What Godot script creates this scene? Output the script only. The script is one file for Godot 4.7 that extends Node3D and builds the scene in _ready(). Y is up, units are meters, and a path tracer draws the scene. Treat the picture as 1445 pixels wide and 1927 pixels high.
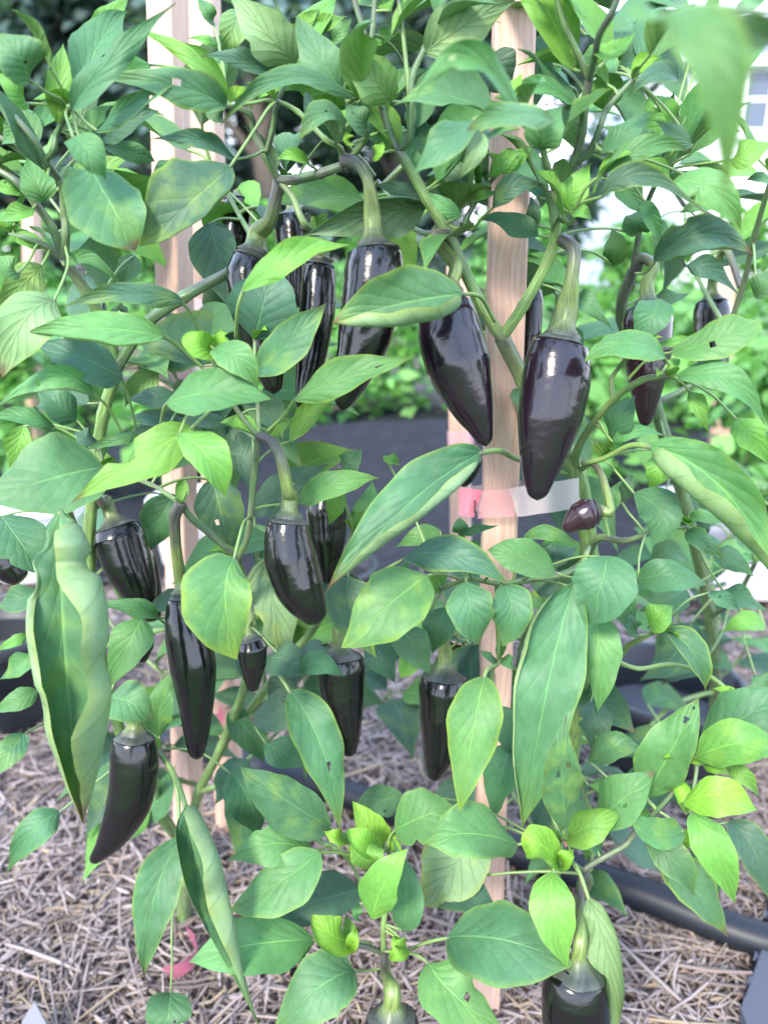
extends Node3D
# A kitchen-garden bed of black chilli plants tied to wooden stakes, straw mulch, further rows, a white house and trees behind.

const W := 1445.0
const H := 1927.0
const FPX := 1456.0
const PITCH := 18.0
const EYE := 0.63
var cp := cos(deg_to_rad(PITCH))
var sp := sin(deg_to_rad(PITCH))
var CAM := Vector3(0, EYE, 0)
var RGT := Vector3(1, 0, 0)
var UPV := Vector3(0, cos(deg_to_rad(PITCH)), -sin(deg_to_rad(PITCH)))
var FWD := Vector3(0, -sin(deg_to_rad(PITCH)), -cos(deg_to_rad(PITCH)))
var rng := RandomNumberGenerator.new()
var noise := FastNoiseLite.new()
var M := {}
var plants := {}
var stems := {}
var leaf_count := {}
var used := {}

# ---------------------------------------------------------------- places
func depth_t(py: float, z: float) -> float:
	return z / (cp + (H * 0.5 - py) / FPX * sp)
func ray(px: float, py: float) -> Vector3:
	return RGT * ((px - W * 0.5) / FPX) + UPV * ((H * 0.5 - py) / FPX) + FWD
func P(px: float, py: float, z: float) -> Vector3:
	return CAM + ray(px, py) * depth_t(py, z)
func G(px: float, py: float, y := 0.0) -> Vector3:
	var r := ray(px, py)
	return CAM + r * ((y - EYE) / r.y)

# ---------------------------------------------------------------- nodes
func numbered(called: String) -> String:
	var n: int = used.get(called, 0)
	used[called] = n + 1
	return called if n == 0 else "%s_%03d" % [called, n]
func thing(called: String, label: String, category: String, at := Vector3.ZERO, group := "") -> Node3D:
	var o := Node3D.new()
	o.name = numbered(called)
	add_child(o)
	o.position = at
	o.set_meta("label", label)
	o.set_meta("category", category)
	if group:
		o.set_meta("group", group)
	return o
func part(called: String, mesh: Mesh, mat: Material, parent: Node3D, at := Vector3.ZERO) -> MeshInstance3D:
	var o := MeshInstance3D.new()
	o.name = called
	o.mesh = mesh
	if mat:
		o.material_override = mat
	parent.add_child(o, true)
	o.position = at
	return o
func structure(called: String, mesh: Mesh, mat: Material) -> MeshInstance3D:
	var o := part(called, mesh, mat, self)
	o.set_meta("kind", "structure")
	return o

# ---------------------------------------------------------------- shapes
func arrays_mesh(v: PackedVector3Array, n: PackedVector3Array, uv: PackedVector2Array, c: PackedColorArray, idx: PackedInt32Array, into: ArrayMesh = null) -> ArrayMesh:
	var a := []
	a.resize(Mesh.ARRAY_MAX)
	a[Mesh.ARRAY_VERTEX] = v
	a[Mesh.ARRAY_NORMAL] = n
	if uv.size():
		a[Mesh.ARRAY_TEX_UV] = uv
	if c.size():
		a[Mesh.ARRAY_COLOR] = c
	a[Mesh.ARRAY_INDEX] = idx
	var m := into if into else ArrayMesh.new()
	m.add_surface_from_arrays(Mesh.PRIMITIVE_TRIANGLES, a)
	return m

func catmull(pts: Array, per: int) -> Array:
	# pts: [Vector3, radius]; returns the same, finer
	var out := []
	var n := pts.size()
	for i in n - 1:
		var p0: Vector3 = pts[maxi(i - 1, 0)][0]
		var p1: Vector3 = pts[i][0]
		var p2: Vector3 = pts[i + 1][0]
		var p3: Vector3 = pts[mini(i + 2, n - 1)][0]
		for k in per:
			var t := float(k) / per
			var q := 0.5 * ((2.0 * p1) + (p2 - p0) * t + (2.0 * p0 - 5.0 * p1 + 4.0 * p2 - p3) * t * t + (3.0 * p1 - p0 - 3.0 * p2 + p3) * t * t * t)
			out.append([q, lerpf(pts[i][1], pts[i + 1][1], t)])
	out.append(pts[n - 1])
	return out

# A tube with vertex colours. fine: [Vector3, radius]; col: function(s, angle) -> Color
func tube(fine: Array, origin: Vector3, sides: int, col: Callable, lobes := 0.0, lobe_n := 3, phase := 0.0, close := true) -> ArrayMesh:
	var v := PackedVector3Array()
	var nn := PackedVector3Array()
	var uv := PackedVector2Array()
	var c := PackedColorArray()
	var idx := PackedInt32Array()
	var n := fine.size()
	var side := Vector3.ZERO
	var total := 0.0
	var at := [0.0]
	for i in range(1, n):
		total += (fine[i][0] as Vector3).distance_to(fine[i - 1][0])
		at.append(total)
	for i in n:
		var a: Vector3 = fine[maxi(i - 1, 0)][0]
		var b: Vector3 = fine[mini(i + 1, n - 1)][0]
		var d := (b - a).normalized()
		if side == Vector3.ZERO:
			side = d.cross(Vector3(0.3, 0.2, 1)).normalized()
		side = (side - d * side.dot(d)).normalized()
		var up := d.cross(side)
		var r: float = fine[i][1]
		var dr: float = fine[mini(i + 1, n - 1)][1] - fine[maxi(i - 1, 0)][1]
		var slope := atan2(dr, maxf(a.distance_to(b), 1e-6))
		for k in sides + 1:
			var w := TAU * k / sides
			var e := side * cos(w) + up * sin(w)
			var rr := r * (1.0 + lobes * cos(lobe_n * w + phase))
			v.append(fine[i][0] + e * rr - origin)
			var tw := (-side * sin(w) + up * cos(w)) * (lobes * lobe_n * sin(lobe_n * w + phase))
			nn.append(((e + tw) * cos(slope) - d * sin(slope)).normalized())
			uv.append(Vector2(float(k) / sides, at[i] / 0.06))
			c.append(col.call(float(at[i]) / maxf(total, 1e-6), w))
	var row := sides + 1
	for i in n - 1:
		for k in sides:
			var p := i * row + k
			idx.append_array([p, p + 1, p + row, p + 1, p + row + 1, p + row])
	if close:
		for end in [0, n - 1]:
			var m := v.size()
			var d2: Vector3 = ((fine[1][0] - fine[0][0]) if end == 0 else (fine[n - 1][0] - fine[n - 2][0])).normalized()
			v.append(fine[end][0] - origin)
			nn.append(-d2 if end == 0 else d2)
			uv.append(Vector2(0.5, 0))
			c.append(col.call(0.0 if end == 0 else 1.0, 0.0))
			for k in sides:
				var p: int = end * row + k
				if end == 0:
					idx.append_array([m, p + 1, p])
				else:
					idx.append_array([m, p, p + 1])
	# front faces run clockwise
	for i in range(0, idx.size(), 3):
		var va := v[idx[i]]
		var g := (v[idx[i + 2]] - va).cross(v[idx[i + 1]] - va)
		if g.dot(nn[idx[i]] + nn[idx[i + 1]] + nn[idx[i + 2]]) < 0.0:
			var sw := idx[i + 1]
			idx[i + 1] = idx[i + 2]
			idx[i + 2] = sw
	return arrays_mesh(v, nn, uv, c, idx)

func box_st(st: SurfaceTool, t: Transform3D, s: Vector3, bevel := 0.0) -> void:
	# a box with chamfered long edges along its y axis
	var h := s * 0.5
	var b := minf(bevel, minf(h.x, h.z) * 0.9)
	var ring := [Vector2(h.x - b, h.z), Vector2(h.x, h.z - b), Vector2(h.x, -h.z + b), Vector2(h.x - b, -h.z), Vector2(-h.x + b, -h.z), Vector2(-h.x, -h.z + b), Vector2(-h.x, h.z - b), Vector2(-h.x + b, h.z)]
	if b <= 0.0:
		ring = [Vector2(h.x, h.z), Vector2(h.x, -h.z), Vector2(-h.x, -h.z), Vector2(-h.x, h.z)]
	var n := ring.size()
	for i in n:
		var p: Vector2 = ring[i]
		var q: Vector2 = ring[(i + 1) % n]
		quad(st, t * Vector3(p.x, -h.y, p.y), t * Vector3(q.x, -h.y, q.y), t * Vector3(q.x, h.y, q.y), t * Vector3(p.x, h.y, p.y), t.basis * Vector3(p.x + q.x, 0, p.y + q.y))
	for e in [-1.0, 1.0]:
		for i in range(1, n - 1):
			tri(st, t * Vector3(ring[0].x, h.y * e, ring[0].y), t * Vector3(ring[i].x, h.y * e, ring[i].y), t * Vector3(ring[i + 1].x, h.y * e, ring[i + 1].y), t.basis * Vector3(0, e, 0))
func tri(st: SurfaceTool, a: Vector3, b: Vector3, c: Vector3, facing: Vector3) -> void:
	var g := (c - a).cross(b - a)
	var o := [a, b, c] if g.dot(facing) >= 0.0 else [a, c, b]
	var nr := g.normalized() if g.dot(facing) >= 0.0 else -g.normalized()
	for p in o:
		st.set_normal(nr)
		st.set_uv(Vector2(p.x + p.z, p.y))
		st.add_vertex(p)
func quad(st: SurfaceTool, a: Vector3, b: Vector3, c: Vector3, d: Vector3, facing: Vector3) -> void:
	tri(st, a, b, c, facing)
	tri(st, a, c, d, facing)
func begin() -> SurfaceTool:
	var st := SurfaceTool.new()
	st.begin(Mesh.PRIMITIVE_TRIANGLES)
	return st
func box(s: Vector3, bevel := 0.0, t := Transform3D()) -> ArrayMesh:
	var st := begin()
	box_st(st, t, s, bevel)
	return st.commit()

# ---------------------------------------------------------------- leaves
# albedos of blades from old to very young
const TONES := [[0.064, 0.146, 0.084], [0.076, 0.192, 0.082], [0.096, 0.240, 0.078], [0.140, 0.325, 0.060], [0.195, 0.400, 0.045]]
const UNDER := [[0.17, 0.28, 0.16], [0.20, 0.325, 0.165], [0.21, 0.34, 0.145], [0.20, 0.36, 0.11], [0.21, 0.40, 0.08]]

func blade_width(s: float, k: float) -> float:
	# pepper blade: narrowed base, widest a little under the middle, drawn-out tip
	var a := 0.84 + k * 0.10
	var b := 1.30 + k * 0.42
	var peak := a / (a + b)
	return pow(s, a) * pow(1.0 - s, b) / (pow(peak, a) * pow(1.0 - peak, b))

func half_profile(fold: float, curl: float, steps: int, power := 1.7) -> Array:
	var xs := [0.0]
	var ys := [0.0]
	var x := 0.0
	var y := 0.0
	var most := 1e-4
	for i in steps:
		var v := (i + 0.5) / steps
		var th := deg_to_rad(fold + curl * pow(v, power))
		x += cos(th) / steps
		y += sin(th) / steps
		xs.append(x)
		ys.append(y)
		most = maxf(most, x)
	for i in steps + 1:
		xs[i] /= most
		ys[i] /= most
	return [xs, ys]

# base, mid and tip of the midrib, the way the visible face looks, half widths to its left and right in metres
func leaf_mesh(B: Vector3, C: Vector3, T: Vector3, N0: Vector3, wl: float, wr: float, tone: int, o: Dictionary, NS := 16, NH := 6) -> ArrayMesh:
	var ctrl := C * 2.0 - (B + T) * 0.5
	var length := B.distance_to(C) + C.distance_to(T)
	var pl := []
	var pr := []
	var twist: float = o.get("tw", rng.randf_range(-0.32, 0.32))
	var droop: float = o.get("dr", rng.randf_range(-0.02, 0.09)) * length
	var wav: float = o.get("wav", 0.05) * length
	var wk := rng.randf_range(1.5, 2.6)
	var wp := rng.randf() * TAU
	var shape := rng.randf_range(-0.3, 1.0) if not o.has("k") else float(o.k)
	var ye: float = o.get("ye", rng.randf_range(0.0, 0.10))
	var br: float = o.get("br", 0.0)
	var mot: float = o.get("mot", 0.0)
	var under: bool = o.get("b", 0) == 1
	var luck := rng.randf()
	if length > 0.035 and not o.has("br") and luck < 0.16:
		br = 0.8
	if length > 0.035 and not o.has("mot") and luck > 0.86:
		mot = 0.28
	if not o.has("ye") and luck > 0.4 and luck < 0.52:
		ye = 0.5
	var holes: Array = o.get("hole", [])
	if holes.is_empty() and NS > 12 and rng.randf() < 0.14:
		holes = [[rng.randf_range(0.35, 0.75), rng.randf_range(-0.6, 0.6), 0.025, 0.13]]
	var bite: Array = o.get("bite", [])
	if bite.is_empty() and length > 0.04 and rng.randf() < 0.16:
		bite = [[rng.randf_range(0.3, 0.8), -1 if rng.randf() < 0.5 else 1, rng.randf_range(0.12, 0.4), rng.randf_range(0.03, 0.07)]]
	var hue := rng.randf_range(-0.1, 0.1)
	var lum := rng.randf_range(0.88, 1.14)
	var off := Vector3(rng.randf(), rng.randf(), rng.randf()) * 40.0
	var cols := NH * 2 + 1
	var v := PackedVector3Array()
	var uv := PackedVector2Array()
	var ct := PackedColorArray()
	var cb := PackedColorArray()
	var nn := PackedVector3Array()
	var edge := PackedFloat32Array()
	var tt: Array = TONES[tone]
	var tu: Array = UNDER[tone]
	for i in NS + 1:
		var s := float(i) / NS
		var p := B * (1 - s) * (1 - s) + ctrl * 2.0 * s * (1 - s) + T * s * s
		var d := ((ctrl - B) * (1 - s) + (T - ctrl) * s).normalized()
		var n := (N0 - d * N0.dot(d)).normalized().rotated(d, twist * (s - 0.45))
		var l := n.cross(d)
		p -= n * droop * pow(s, 3.0)
		var ease := smoothstep(0.0, 0.12, s)
		var cvl := ease * (1.0 + 0.45 * noise.get_noise_2d(s * 32.0, off.x * 9.0))
		var cvr := ease * (1.0 + 0.45 * noise.get_noise_2d(s * 32.0, off.y * 9.0 + 50.0))
		pl = half_profile(o.get("fl", 8.0), o.get("cl", 0.0) * cvl, NH, o.get("pl", 1.8))
		pr = half_profile(o.get("fr", 8.0), o.get("cr", 0.0) * cvr, NH, o.get("pr", 1.8))
		var w := blade_width(clampf(s, 0.002, 0.999), shape)
		w = maxf(w, 0.045 * (1.0 - s) + 0.006)
		for j in cols:
			var q := j - NH
			var left := q < 0
			var a := absi(q)
			var av := float(a) / NH
			var pf: Array = pl if left else pr
			var ww := (wl if left else wr) * w
			for bt in bite:
				if (bt[1] < 0) == left:
					var dd: float = (s - bt[0]) / bt[3]
					if absf(dd) < 1.0:
						ww *= 1.0 - bt[2] * sqrt(1.0 - dd * dd)
			var us := s * length * 650.0
			var uq := av * (-650.0 if left else 650.0) * (wl if left else wr)
			var edgy := 1.0 + 0.035 * sin(s * 23.0 + wp * 3.0 + (2.0 if left else 0.0)) * av
			var lift := sin(s * TAU * wk * 0.5 + wp + (1.3 if left else 0.0)) * wav * av * av * minf(1.0, w * 1.4)
			lift += noise.get_noise_3dv(off + Vector3(us, uq, 0)) * length * 0.035 * minf(1.0, w * 1.5) * (0.25 + av)
			v.append(p + l * (float(pf[0][a]) * ww * edgy * (1.0 if left else -1.0)) + n * (float(pf[1][a]) * ww + lift) - B)
			uv.append(Vector2(0.5 + 0.5 * av * (-1.0 if left else 1.0), s))
			edge.append(av)
			var patch := noise.get_noise_3dv(off + Vector3(us * 0.6, uq * 0.6, 9.0))
			var patch2 := noise.get_noise_3dv(off * 1.7 + Vector3(us * 1.8, uq * 1.8, 30.0))
			var g := Color(tt[0] * (1.0 + hue), tt[1], tt[2] * (1.0 - hue * 0.6)) * (lum * (1.0 + 0.22 * patch + 0.10 * patch2))
			var u := Color(tu[0], tu[1], tu[2]) * (lum * (1.0 + 0.12 * patch))
			var yk := clampf(ye * (pow(av, 16.0) * 0.8 + pow(s, 10.0) * 0.9) + mot * smoothstep(0.05, 0.35, patch2 + 0.5 * patch + s * 0.25 - 0.1), 0.0, 0.9)
			g = g.lerp(Color(0.24, 0.36, 0.045), yk)
			u = u.lerp(Color(0.30, 0.36, 0.09), yk)
			var bk := clampf(br * smoothstep(0.90, 0.97, s + patch2 * 0.05 + 0.02 * av), 0.0, 1.0)
			g = g.lerp(Color(0.16, 0.095, 0.06), bk)
			u = u.lerp(Color(0.18, 0.11, 0.075), bk)
			g *= 2.0
			u *= 2.0
			g.a = 1.0
			u.a = 1.0
			ct.append(g)
			cb.append(u)
	for i in NS + 1:
		for j in cols:
			var ia := maxi(i - 1, 0) * cols + j
			var ib := mini(i + 1, NS) * cols + j
			var ja := i * cols + maxi(j - 1, 0)
			var jb := i * cols + mini(j + 1, cols - 1)
			var g := (v[jb] - v[ja]).cross(v[ib] - v[ia])
			nn.append(g.normalized() if g.length_squared() > 1e-16 else N0.normalized())
	var thick := clampf(length * 0.004, 0.0002, 0.0005)
	var v2 := PackedVector3Array()
	var n2 := PackedVector3Array()
	for i in v.size():
		v2.append(v[i] - nn[i] * thick * (1.0 - pow(edge[i], 6.0)))
		n2.append(-nn[i])
	var idx := PackedInt32Array()
	var idx2 := PackedInt32Array()
	for i in NS:
		for j in cols - 1:
			var a := i * cols + j
			var b := a + cols
			var gone := false
			for hq in holes:
				var hs: float = ((i + 0.5) / NS - hq[0]) / hq[2]
				var hv: float = ((j + 0.5 - NH) / NH - hq[1]) / hq[3]
				gone = gone or hs * hs + hv * hv < 1.0
			if gone:
				continue
			idx.append_array([a, b, a + 1, a + 1, b, b + 1])
			idx2.append_array([a, a + 1, b, a + 1, b + 1, b])
	var m := arrays_mesh(v, nn, uv, cb if under else ct, idx)
	arrays_mesh(v2, n2, uv, ct if under else cb, idx2, m)
	m.surface_set_material(0, M.leaf_under if under else M.leaf_top)
	m.surface_set_material(1, M.leaf_top if under else M.leaf_under)
	return m

func stem_colour(young: float) -> Callable:
	var ph := rng.randf() * 10.0
	return func(s: float, w: float) -> Color:
		var k := 0.5 + 0.5 * noise.get_noise_3d(s * 60.0 + ph * 9.0, w * 6.0, ph)
		var c := Color(0.055, 0.10, 0.045).lerp(Color(0.13, 0.21, 0.06), clampf(young + 0.5 * (k - 0.5), 0.0, 1.0))
		var joint := smoothstep(0.07, 0.0, s) + smoothstep(0.93, 1.0, s)
		c = c.lerp(Color(0.06, 0.042, 0.062), clampf(joint * 0.6, 0.0, 0.7))
		c = c.lerp(Color(0.055, 0.035, 0.055), clampf((1.0 - young) * 0.75 * smoothstep(0.35, 0.75, k), 0.0, 0.8))
		return Color(c.r * 1.6, c.g * 1.6, c.b * 1.6)

func nearest_stem(key: String, p: Vector3) -> Vector3:
	var best := Vector3.INF
	var bd := 1e9
	for q in stems[key]:
		var d: float = p.distance_squared_to(q)
		if d < bd:
			bd = d
			best = q
	return best

func add_leaf(key: String, mesh: ArrayMesh, B: Vector3, dir: Vector3, size: float, tone: int, pet: Array, reach := 0.14) -> void:
	var root: Node3D = plants[key]
	var o := part("leaf", mesh, null, root, B - root.position)
	var pts := []
	var r := clampf(size * 0.014, 0.0007, 0.0016)
	if pet.size():
		pts.append([B + dir * size * 0.02, r])
		for q in pet:
			pts.append([P(q[0], q[1], q[2]), r * 1.1])
	else:
		var s := nearest_stem(key, B)
		var gap := s.distance_to(B)
		if gap > reach:
			s = B + (s - B) * (reach / gap)
			gap = reach
		pts.append([B + dir * size * 0.02, r])
		var along := maxf(0.0, -dir.dot((s - B).normalized()))
		pts.append([B.lerp(s, 0.33) - dir * gap * 0.16 * along + Vector3(0, 0.07 * gap, 0), r])
		pts.append([B.lerp(s, 0.7) - dir * gap * 0.08 * along + Vector3(0, 0.06 * gap, 0), r * 1.1])
		pts.append([s, r * 1.3])
	part("petiole", tube(catmull(pts, 5), B, 7, stem_colour(0.95 if tone > 1 else 0.75)), M.stem, o)

func px_leaf(key: String, a: Array) -> void:
	var o: Dictionary = a[11] if a.size() > 11 else {}
	var B := P(a[0], a[1], a[8])
	var T := P(a[4], a[5], a[9])
	var zm: float = (a[8] + a[9]) * 0.5 - o.get("arch", 0.008)
	var C := P(a[2], a[3], zm)
	var tocam := (CAM - C).normalized()
	var lean: float = o.get("up", 0.45 if o.get("b", 0) == 0 else -0.2)
	var N0 := (tocam + Vector3(0, lean, 0)).normalized()
	var d := (T - B).normalized()
	var n := (N0 - d * N0.dot(d)).normalized()
	var l := n.cross(d)
	# image-plane direction across the drawn midrib
	var dim := Vector2(a[4] - a[0], a[5] - a[1]).normalized()
	var across := (RGT * dim.y + UPV * dim.x)
	var seen := clampf(absf(l.dot(across)), 0.5, 1.0)
	var m := depth_t(a[3], zm) / FPX / seen
	var big := B.distance_to(T) > 0.085 or o.has("pl") or o.has("pr")
	var mesh := leaf_mesh(B, C, T, N0, a[6] * m, a[7] * m, a[10], o, 34 if big else 16, 10 if big else 6)
	add_leaf(key, mesh, B, (C - B).normalized(), B.distance_to(T), a[10], o.get("pet", []))

# ---------------------------------------------------------------- stems and fruit
func px_stem(key: String, called: String, pts: Array, young: float) -> void:
	# pts: [px, py, z, radius in mm]
	var root: Node3D = plants[key]
	var raw := []
	for q in pts:
		raw.append([P(q[0], q[1], q[2]), q[3] * (0.001 if called == "stem" else 0.00082)])
	var fine := catmull(raw, 7)
	for i in fine.size():
		if i > 0 and i % 7 == 0 and i < fine.size() - 1:
			fine[i][1] *= 1.16   # swollen joints
	for q in fine:
		stems[key].append(q[0])
	var B: Vector3 = raw[0][0]
	if called == "branch" and raw[raw.size() - 1][1] < 0.0024:
		tuft(key, raw[raw.size() - 1][0], 2)
	part(called, tube(fine, B, 14, stem_colour(young), 0.05, 5, rng.randf() * 6.0), M.stem, root, B - root.position)

func px_pepper(key: String, z: float, body: Array, stalk: Array, hue := 0.0) -> void:
	# body: [px, py, half width px], from shoulder to tip; stalk: [px, py, z, half width px], from branch to cap
	var root: Node3D = plants[key]
	var raw := []
	for q in body:
		var zz: float = z + (q[3] if q.size() > 3 else 0.0)
		zz -= 0.25 * maxf(0.0, q[1] - body[0][1]) * z / FPX
		raw.append([P(q[0], q[1], zz), q[2] * depth_t(q[1], zz) / FPX])
	var fine := catmull(raw, 8)
	var n := fine.size()
	var total := 0.0
	var at := [0.0]
	for i in range(1, n):
		total += (fine[i][0] as Vector3).distance_to(fine[i - 1][0])
		at.append(total)
	# resample evenly, with rounded ends and shallow dents
	var rings := 30
	var even := []
	var ph := rng.randf() * 30.0
	for i in rings + 1:
		var f := float(i) / rings
		f = f if i > 3 else f * 0.55
		f = f if i < rings - 3 else 1.0 - (1.0 - f) * 0.5
		var want := f * total
		var k := 1
		while k < n - 1 and at[k] < want:
			k += 1
		var t: float = clampf((want - at[k - 1]) / maxf(at[k] - at[k - 1], 1e-6), 0.0, 1.0)
		var r := lerpf(fine[k - 1][1], fine[k][1], t)
		var topk := clampf(f / 0.06, 0.0, 1.0)
		var tipk := clampf((1.0 - f) / 0.05, 0.0, 1.0)
		r *= sqrt(maxf(0.06, 1.0 - pow(1.0 - topk, 2.0) * 0.62)) * sqrt(maxf(0.004, 1.0 - pow(1.0 - tipk, 2.0)))
		r *= 1.0 + 0.025 * noise.get_noise_2d(f * 55.0, ph)
		even.append([(fine[k - 1][0] as Vector3).lerp(fine[k][0], t), r])
	var B: Vector3 = even[0][0]
	var col := func(_s: float, _w: float) -> Color:
		return Color(0.0045 + 0.0165 * hue, 0.0045 + 0.0035 * hue, 0.0062 + 0.0085 * hue)
	var o := part("pepper", tube(even, B, 28, col, 0.022, 3, rng.randf() * 6.0), M.pepper, root, B - root.position)
	# the cap sits over the shoulder, its rim scalloped
	var axis := ((even[4][0] as Vector3) - B).normalized()
	var r0: float = even[4][1]
	var sr := 0.0022
	if stalk.size():
		var q: Array = stalk[stalk.size() - 1]
		sr = 0.86 * q[3] * depth_t(q[1], q[2]) / FPX
	var v := []
	for q in [[-0.50, sr * 1.02], [-0.34, sr * 1.10], [-0.22, sr * 1.35]]:
		v.append([B + axis * (q[0] * r0), q[1]])
	var rim: float = minf(0.032 * total + 0.0006, r0 * 0.27)
	for i in 8:
		var a := lerpf(-0.10, 1.0, i / 7.0)
		var along := maxf(a, 0.0) * rim
		var k := 1
		while k < rings and (even[k][0] as Vector3).distance_to(B) < along:
			k += 1
		var da := (even[k - 1][0] as Vector3).distance_to(B)
		var db := (even[k][0] as Vector3).distance_to(B)
		var body_r := lerpf(even[k - 1][1], even[k][1], clampf((along - da) / maxf(db - da, 1e-6), 0.0, 1.0))
		var c0: Vector3 = (even[k - 1][0] as Vector3).lerp(even[k][0], clampf((along - da) / maxf(db - da, 1e-6), 0.0, 1.0))
		if a < 0.0:
			c0 = B + axis * (a * r0)
			body_r = maxf(sr * 1.55, even[0][1] * 0.75)
		v.append([c0, maxf(body_r + 0.0011 * (1.0 - 0.4 * i / 7.0), sr * 1.5)])
	v.append([(v[v.size() - 1][0] as Vector3) + axis * 0.0004, float(v[v.size() - 1][1]) - 0.0016])
	var ccol := func(s: float, _w: float) -> Color:
		return Color(0.13, 0.18, 0.06).lerp(Color(0.050, 0.058, 0.044), smoothstep(0.15, 0.7, s))
	part("calyx", tube(v, B, 30, ccol, 0.045, 5, rng.randf() * 6.0, true), M.stem, o)
	if stalk.size():
		var st := []
		for q in stalk:
			if (P(q[0], q[1], q[2]) - B).dot(axis) > -1.25 * r0 and st.size() > 1:
				continue
			st.append([P(q[0], q[1], q[2]), 0.84 * q[3] * depth_t(q[1], q[2]) / FPX])
		st.append([B - axis * (0.95 * r0), sr * 1.0])
		st.append([B - axis * (0.30 * r0), sr * 1.04])
		var scol := func(s: float, w: float) -> Color:
			var k := 0.5 + 0.5 * noise.get_noise_3d(s * 40.0, w * 9.0, ph)
			return Color(0.085, 0.08, 0.07).lerp(Color(0.17, 0.24, 0.07), smoothstep(0.1, 0.7, s)).lerp(Color(0.06, 0.05, 0.06), 0.45 * smoothstep(0.5, 0.8, k))
		part("stalk", tube(catmull(st, 7), B, 12, scol, 0.05, 5), M.stem, o)

func plant(key: String, label: String, at: Vector3, group := "") -> void:
	plants[key] = thing("pepper_plant", label, "pepper plant", at, group)
	stems[key] = []

func crowd(key: String, count: int, r: Array, z0: float, z1: float, size0: float, size1: float) -> void:
	# small pointed leaves standing up among the tops of the shoots
	for i in count:
		var B := P(rng.randf_range(r[0], r[1]), rng.randf_range(r[2], r[3]), rng.randf_range(z0, z1))
		var near := nearest_stem(key, B)
		var size := rng.randf_range(size0, size1)
		var az := rng.randf() * TAU
		var dir := Vector3(cos(az), rng.randf_range(0.2, 1.5), sin(az)).normalized()
		B = near + dir * rng.randf_range(0.006, 0.022)
		var T := B + dir * size + Vector3(0, -size * 0.12, 0)
		var C := (B + T) * 0.5 + Vector3(0, size * 0.10, 0)
		var N0 := (Vector3(0, 1, 0) + (CAM - B).normalized() * 0.7 - dir * 0.4 + Vector3(rng.randf_range(-1, 1), 0, rng.randf_range(-1, 1)) * 0.3).normalized()
		var w := size * rng.randf_range(0.15, 0.22)
		var tone: int = [1, 1, 2, 2, 3, 3][rng.randi() % 6]
		var o := {"fl": rng.randf_range(4, 30), "fr": rng.randf_range(4, 30), "cl": rng.randf_range(-10, 50), "cr": rng.randf_range(-10, 50), "k": rng.randf_range(0.2, 1.2)}
		add_leaf(key, leaf_mesh(B, C, T, N0, w, w, tone, o, 12, 4), B, (C - B).normalized(), size, tone, [], 0.03)

func tuft(key: String, at: Vector3, count: int) -> void:
	# new leaves just opening at a growing point
	for i in count:
		var az := rng.randf() * TAU
		var size := rng.randf_range(0.009, 0.022)
		var dir := Vector3(cos(az), rng.randf_range(0.1, 1.2), sin(az)).normalized()
		var T := at + dir * size
		var C := (at + T) * 0.5 + Vector3(0, size * 0.1, 0)
		var N0 := (Vector3(0, 1, 0) - dir * 0.6 + (CAM - at).normalized() * 0.6).normalized()
		var w := size * rng.randf_range(0.20, 0.30)
		var o := {"fl": rng.randf_range(10, 40), "fr": rng.randf_range(10, 40), "cl": rng.randf_range(0, 60), "cr": rng.randf_range(0, 60), "ye": 0.0}
		add_leaf(key, leaf_mesh(at, C, T, N0, w, w, 3 + rng.randi() % 2, o, 8, 3), at, (C - at).normalized(), size, 3, [], 0.004)

func fillers(key: String, count: int, r: Array, z0: float, z1: float, size0: float, size1: float) -> void:
	# inner shoots of the bush with their leaves; r: pixel ranges
	var done := 0
	while done < count:
		var E := P(rng.randf_range(r[0], r[1]), rng.randf_range(r[2], r[3]), rng.randf_range(z0, z1))
		var from := nearest_stem(key, E + Vector3(0, -0.05, 0))
		var mid := (from + E) * 0.5 + Vector3(rng.randf_range(-1, 1), rng.randf_range(-1.2, 0.2), rng.randf_range(-1, 1)) * 0.012
		var fine := catmull([[from, 0.0020], [mid, 0.0016], [E, 0.0010]], 6)
		var root: Node3D = plants[key]
		part("branch", tube(fine, from, 8, stem_colour(0.6), 0.04, 5), M.stem, root, from - root.position)
		for q in fine.slice(4):
			stems[key].append(q[0])
		for i in 5:
			var B: Vector3 = fine[mini(fine.size() - 1, 3 + i * 3)][0] + Vector3(rng.randf_range(-1, 1), rng.randf_range(-0.6, 1), rng.randf_range(-1, 1)) * 0.022
			var size := rng.randf_range(size0, size1)
			var out := (B - (fine[mini(fine.size() - 1, 3 + i * 3)][0] as Vector3)).normalized()
			var az := rng.randf() * TAU
			var dir := (out * 0.9 + Vector3(cos(az), rng.randf_range(-0.8, 0.3), sin(az) * 0.8)).normalized()
			var T := B + dir * size
			var C := (B + T) * 0.5 + Vector3(0, size * rng.randf_range(0.02, 0.12), 0)
			var N0 := (Vector3(0, 1, 0) + (CAM - B).normalized() * 0.55 + Vector3(rng.randf_range(-1, 1), 0, rng.randf_range(-1, 1)) * 0.5).normalized()
			var w := size * rng.randf_range(0.22, 0.30)
			var tone: int = [0, 0, 1, 1, 2, 3][rng.randi() % 6]
			var o := {"fl": rng.randf_range(0, 26), "fr": rng.randf_range(0, 26), "cl": rng.randf_range(-10, 40), "cr": rng.randf_range(-10, 40), "wav": 0.04}
			add_leaf(key, leaf_mesh(B, C, T, N0, w, w, tone, o, 10, 4), B, (C - B).normalized(), size, tone, [], 0.03)
			done += 1

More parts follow.
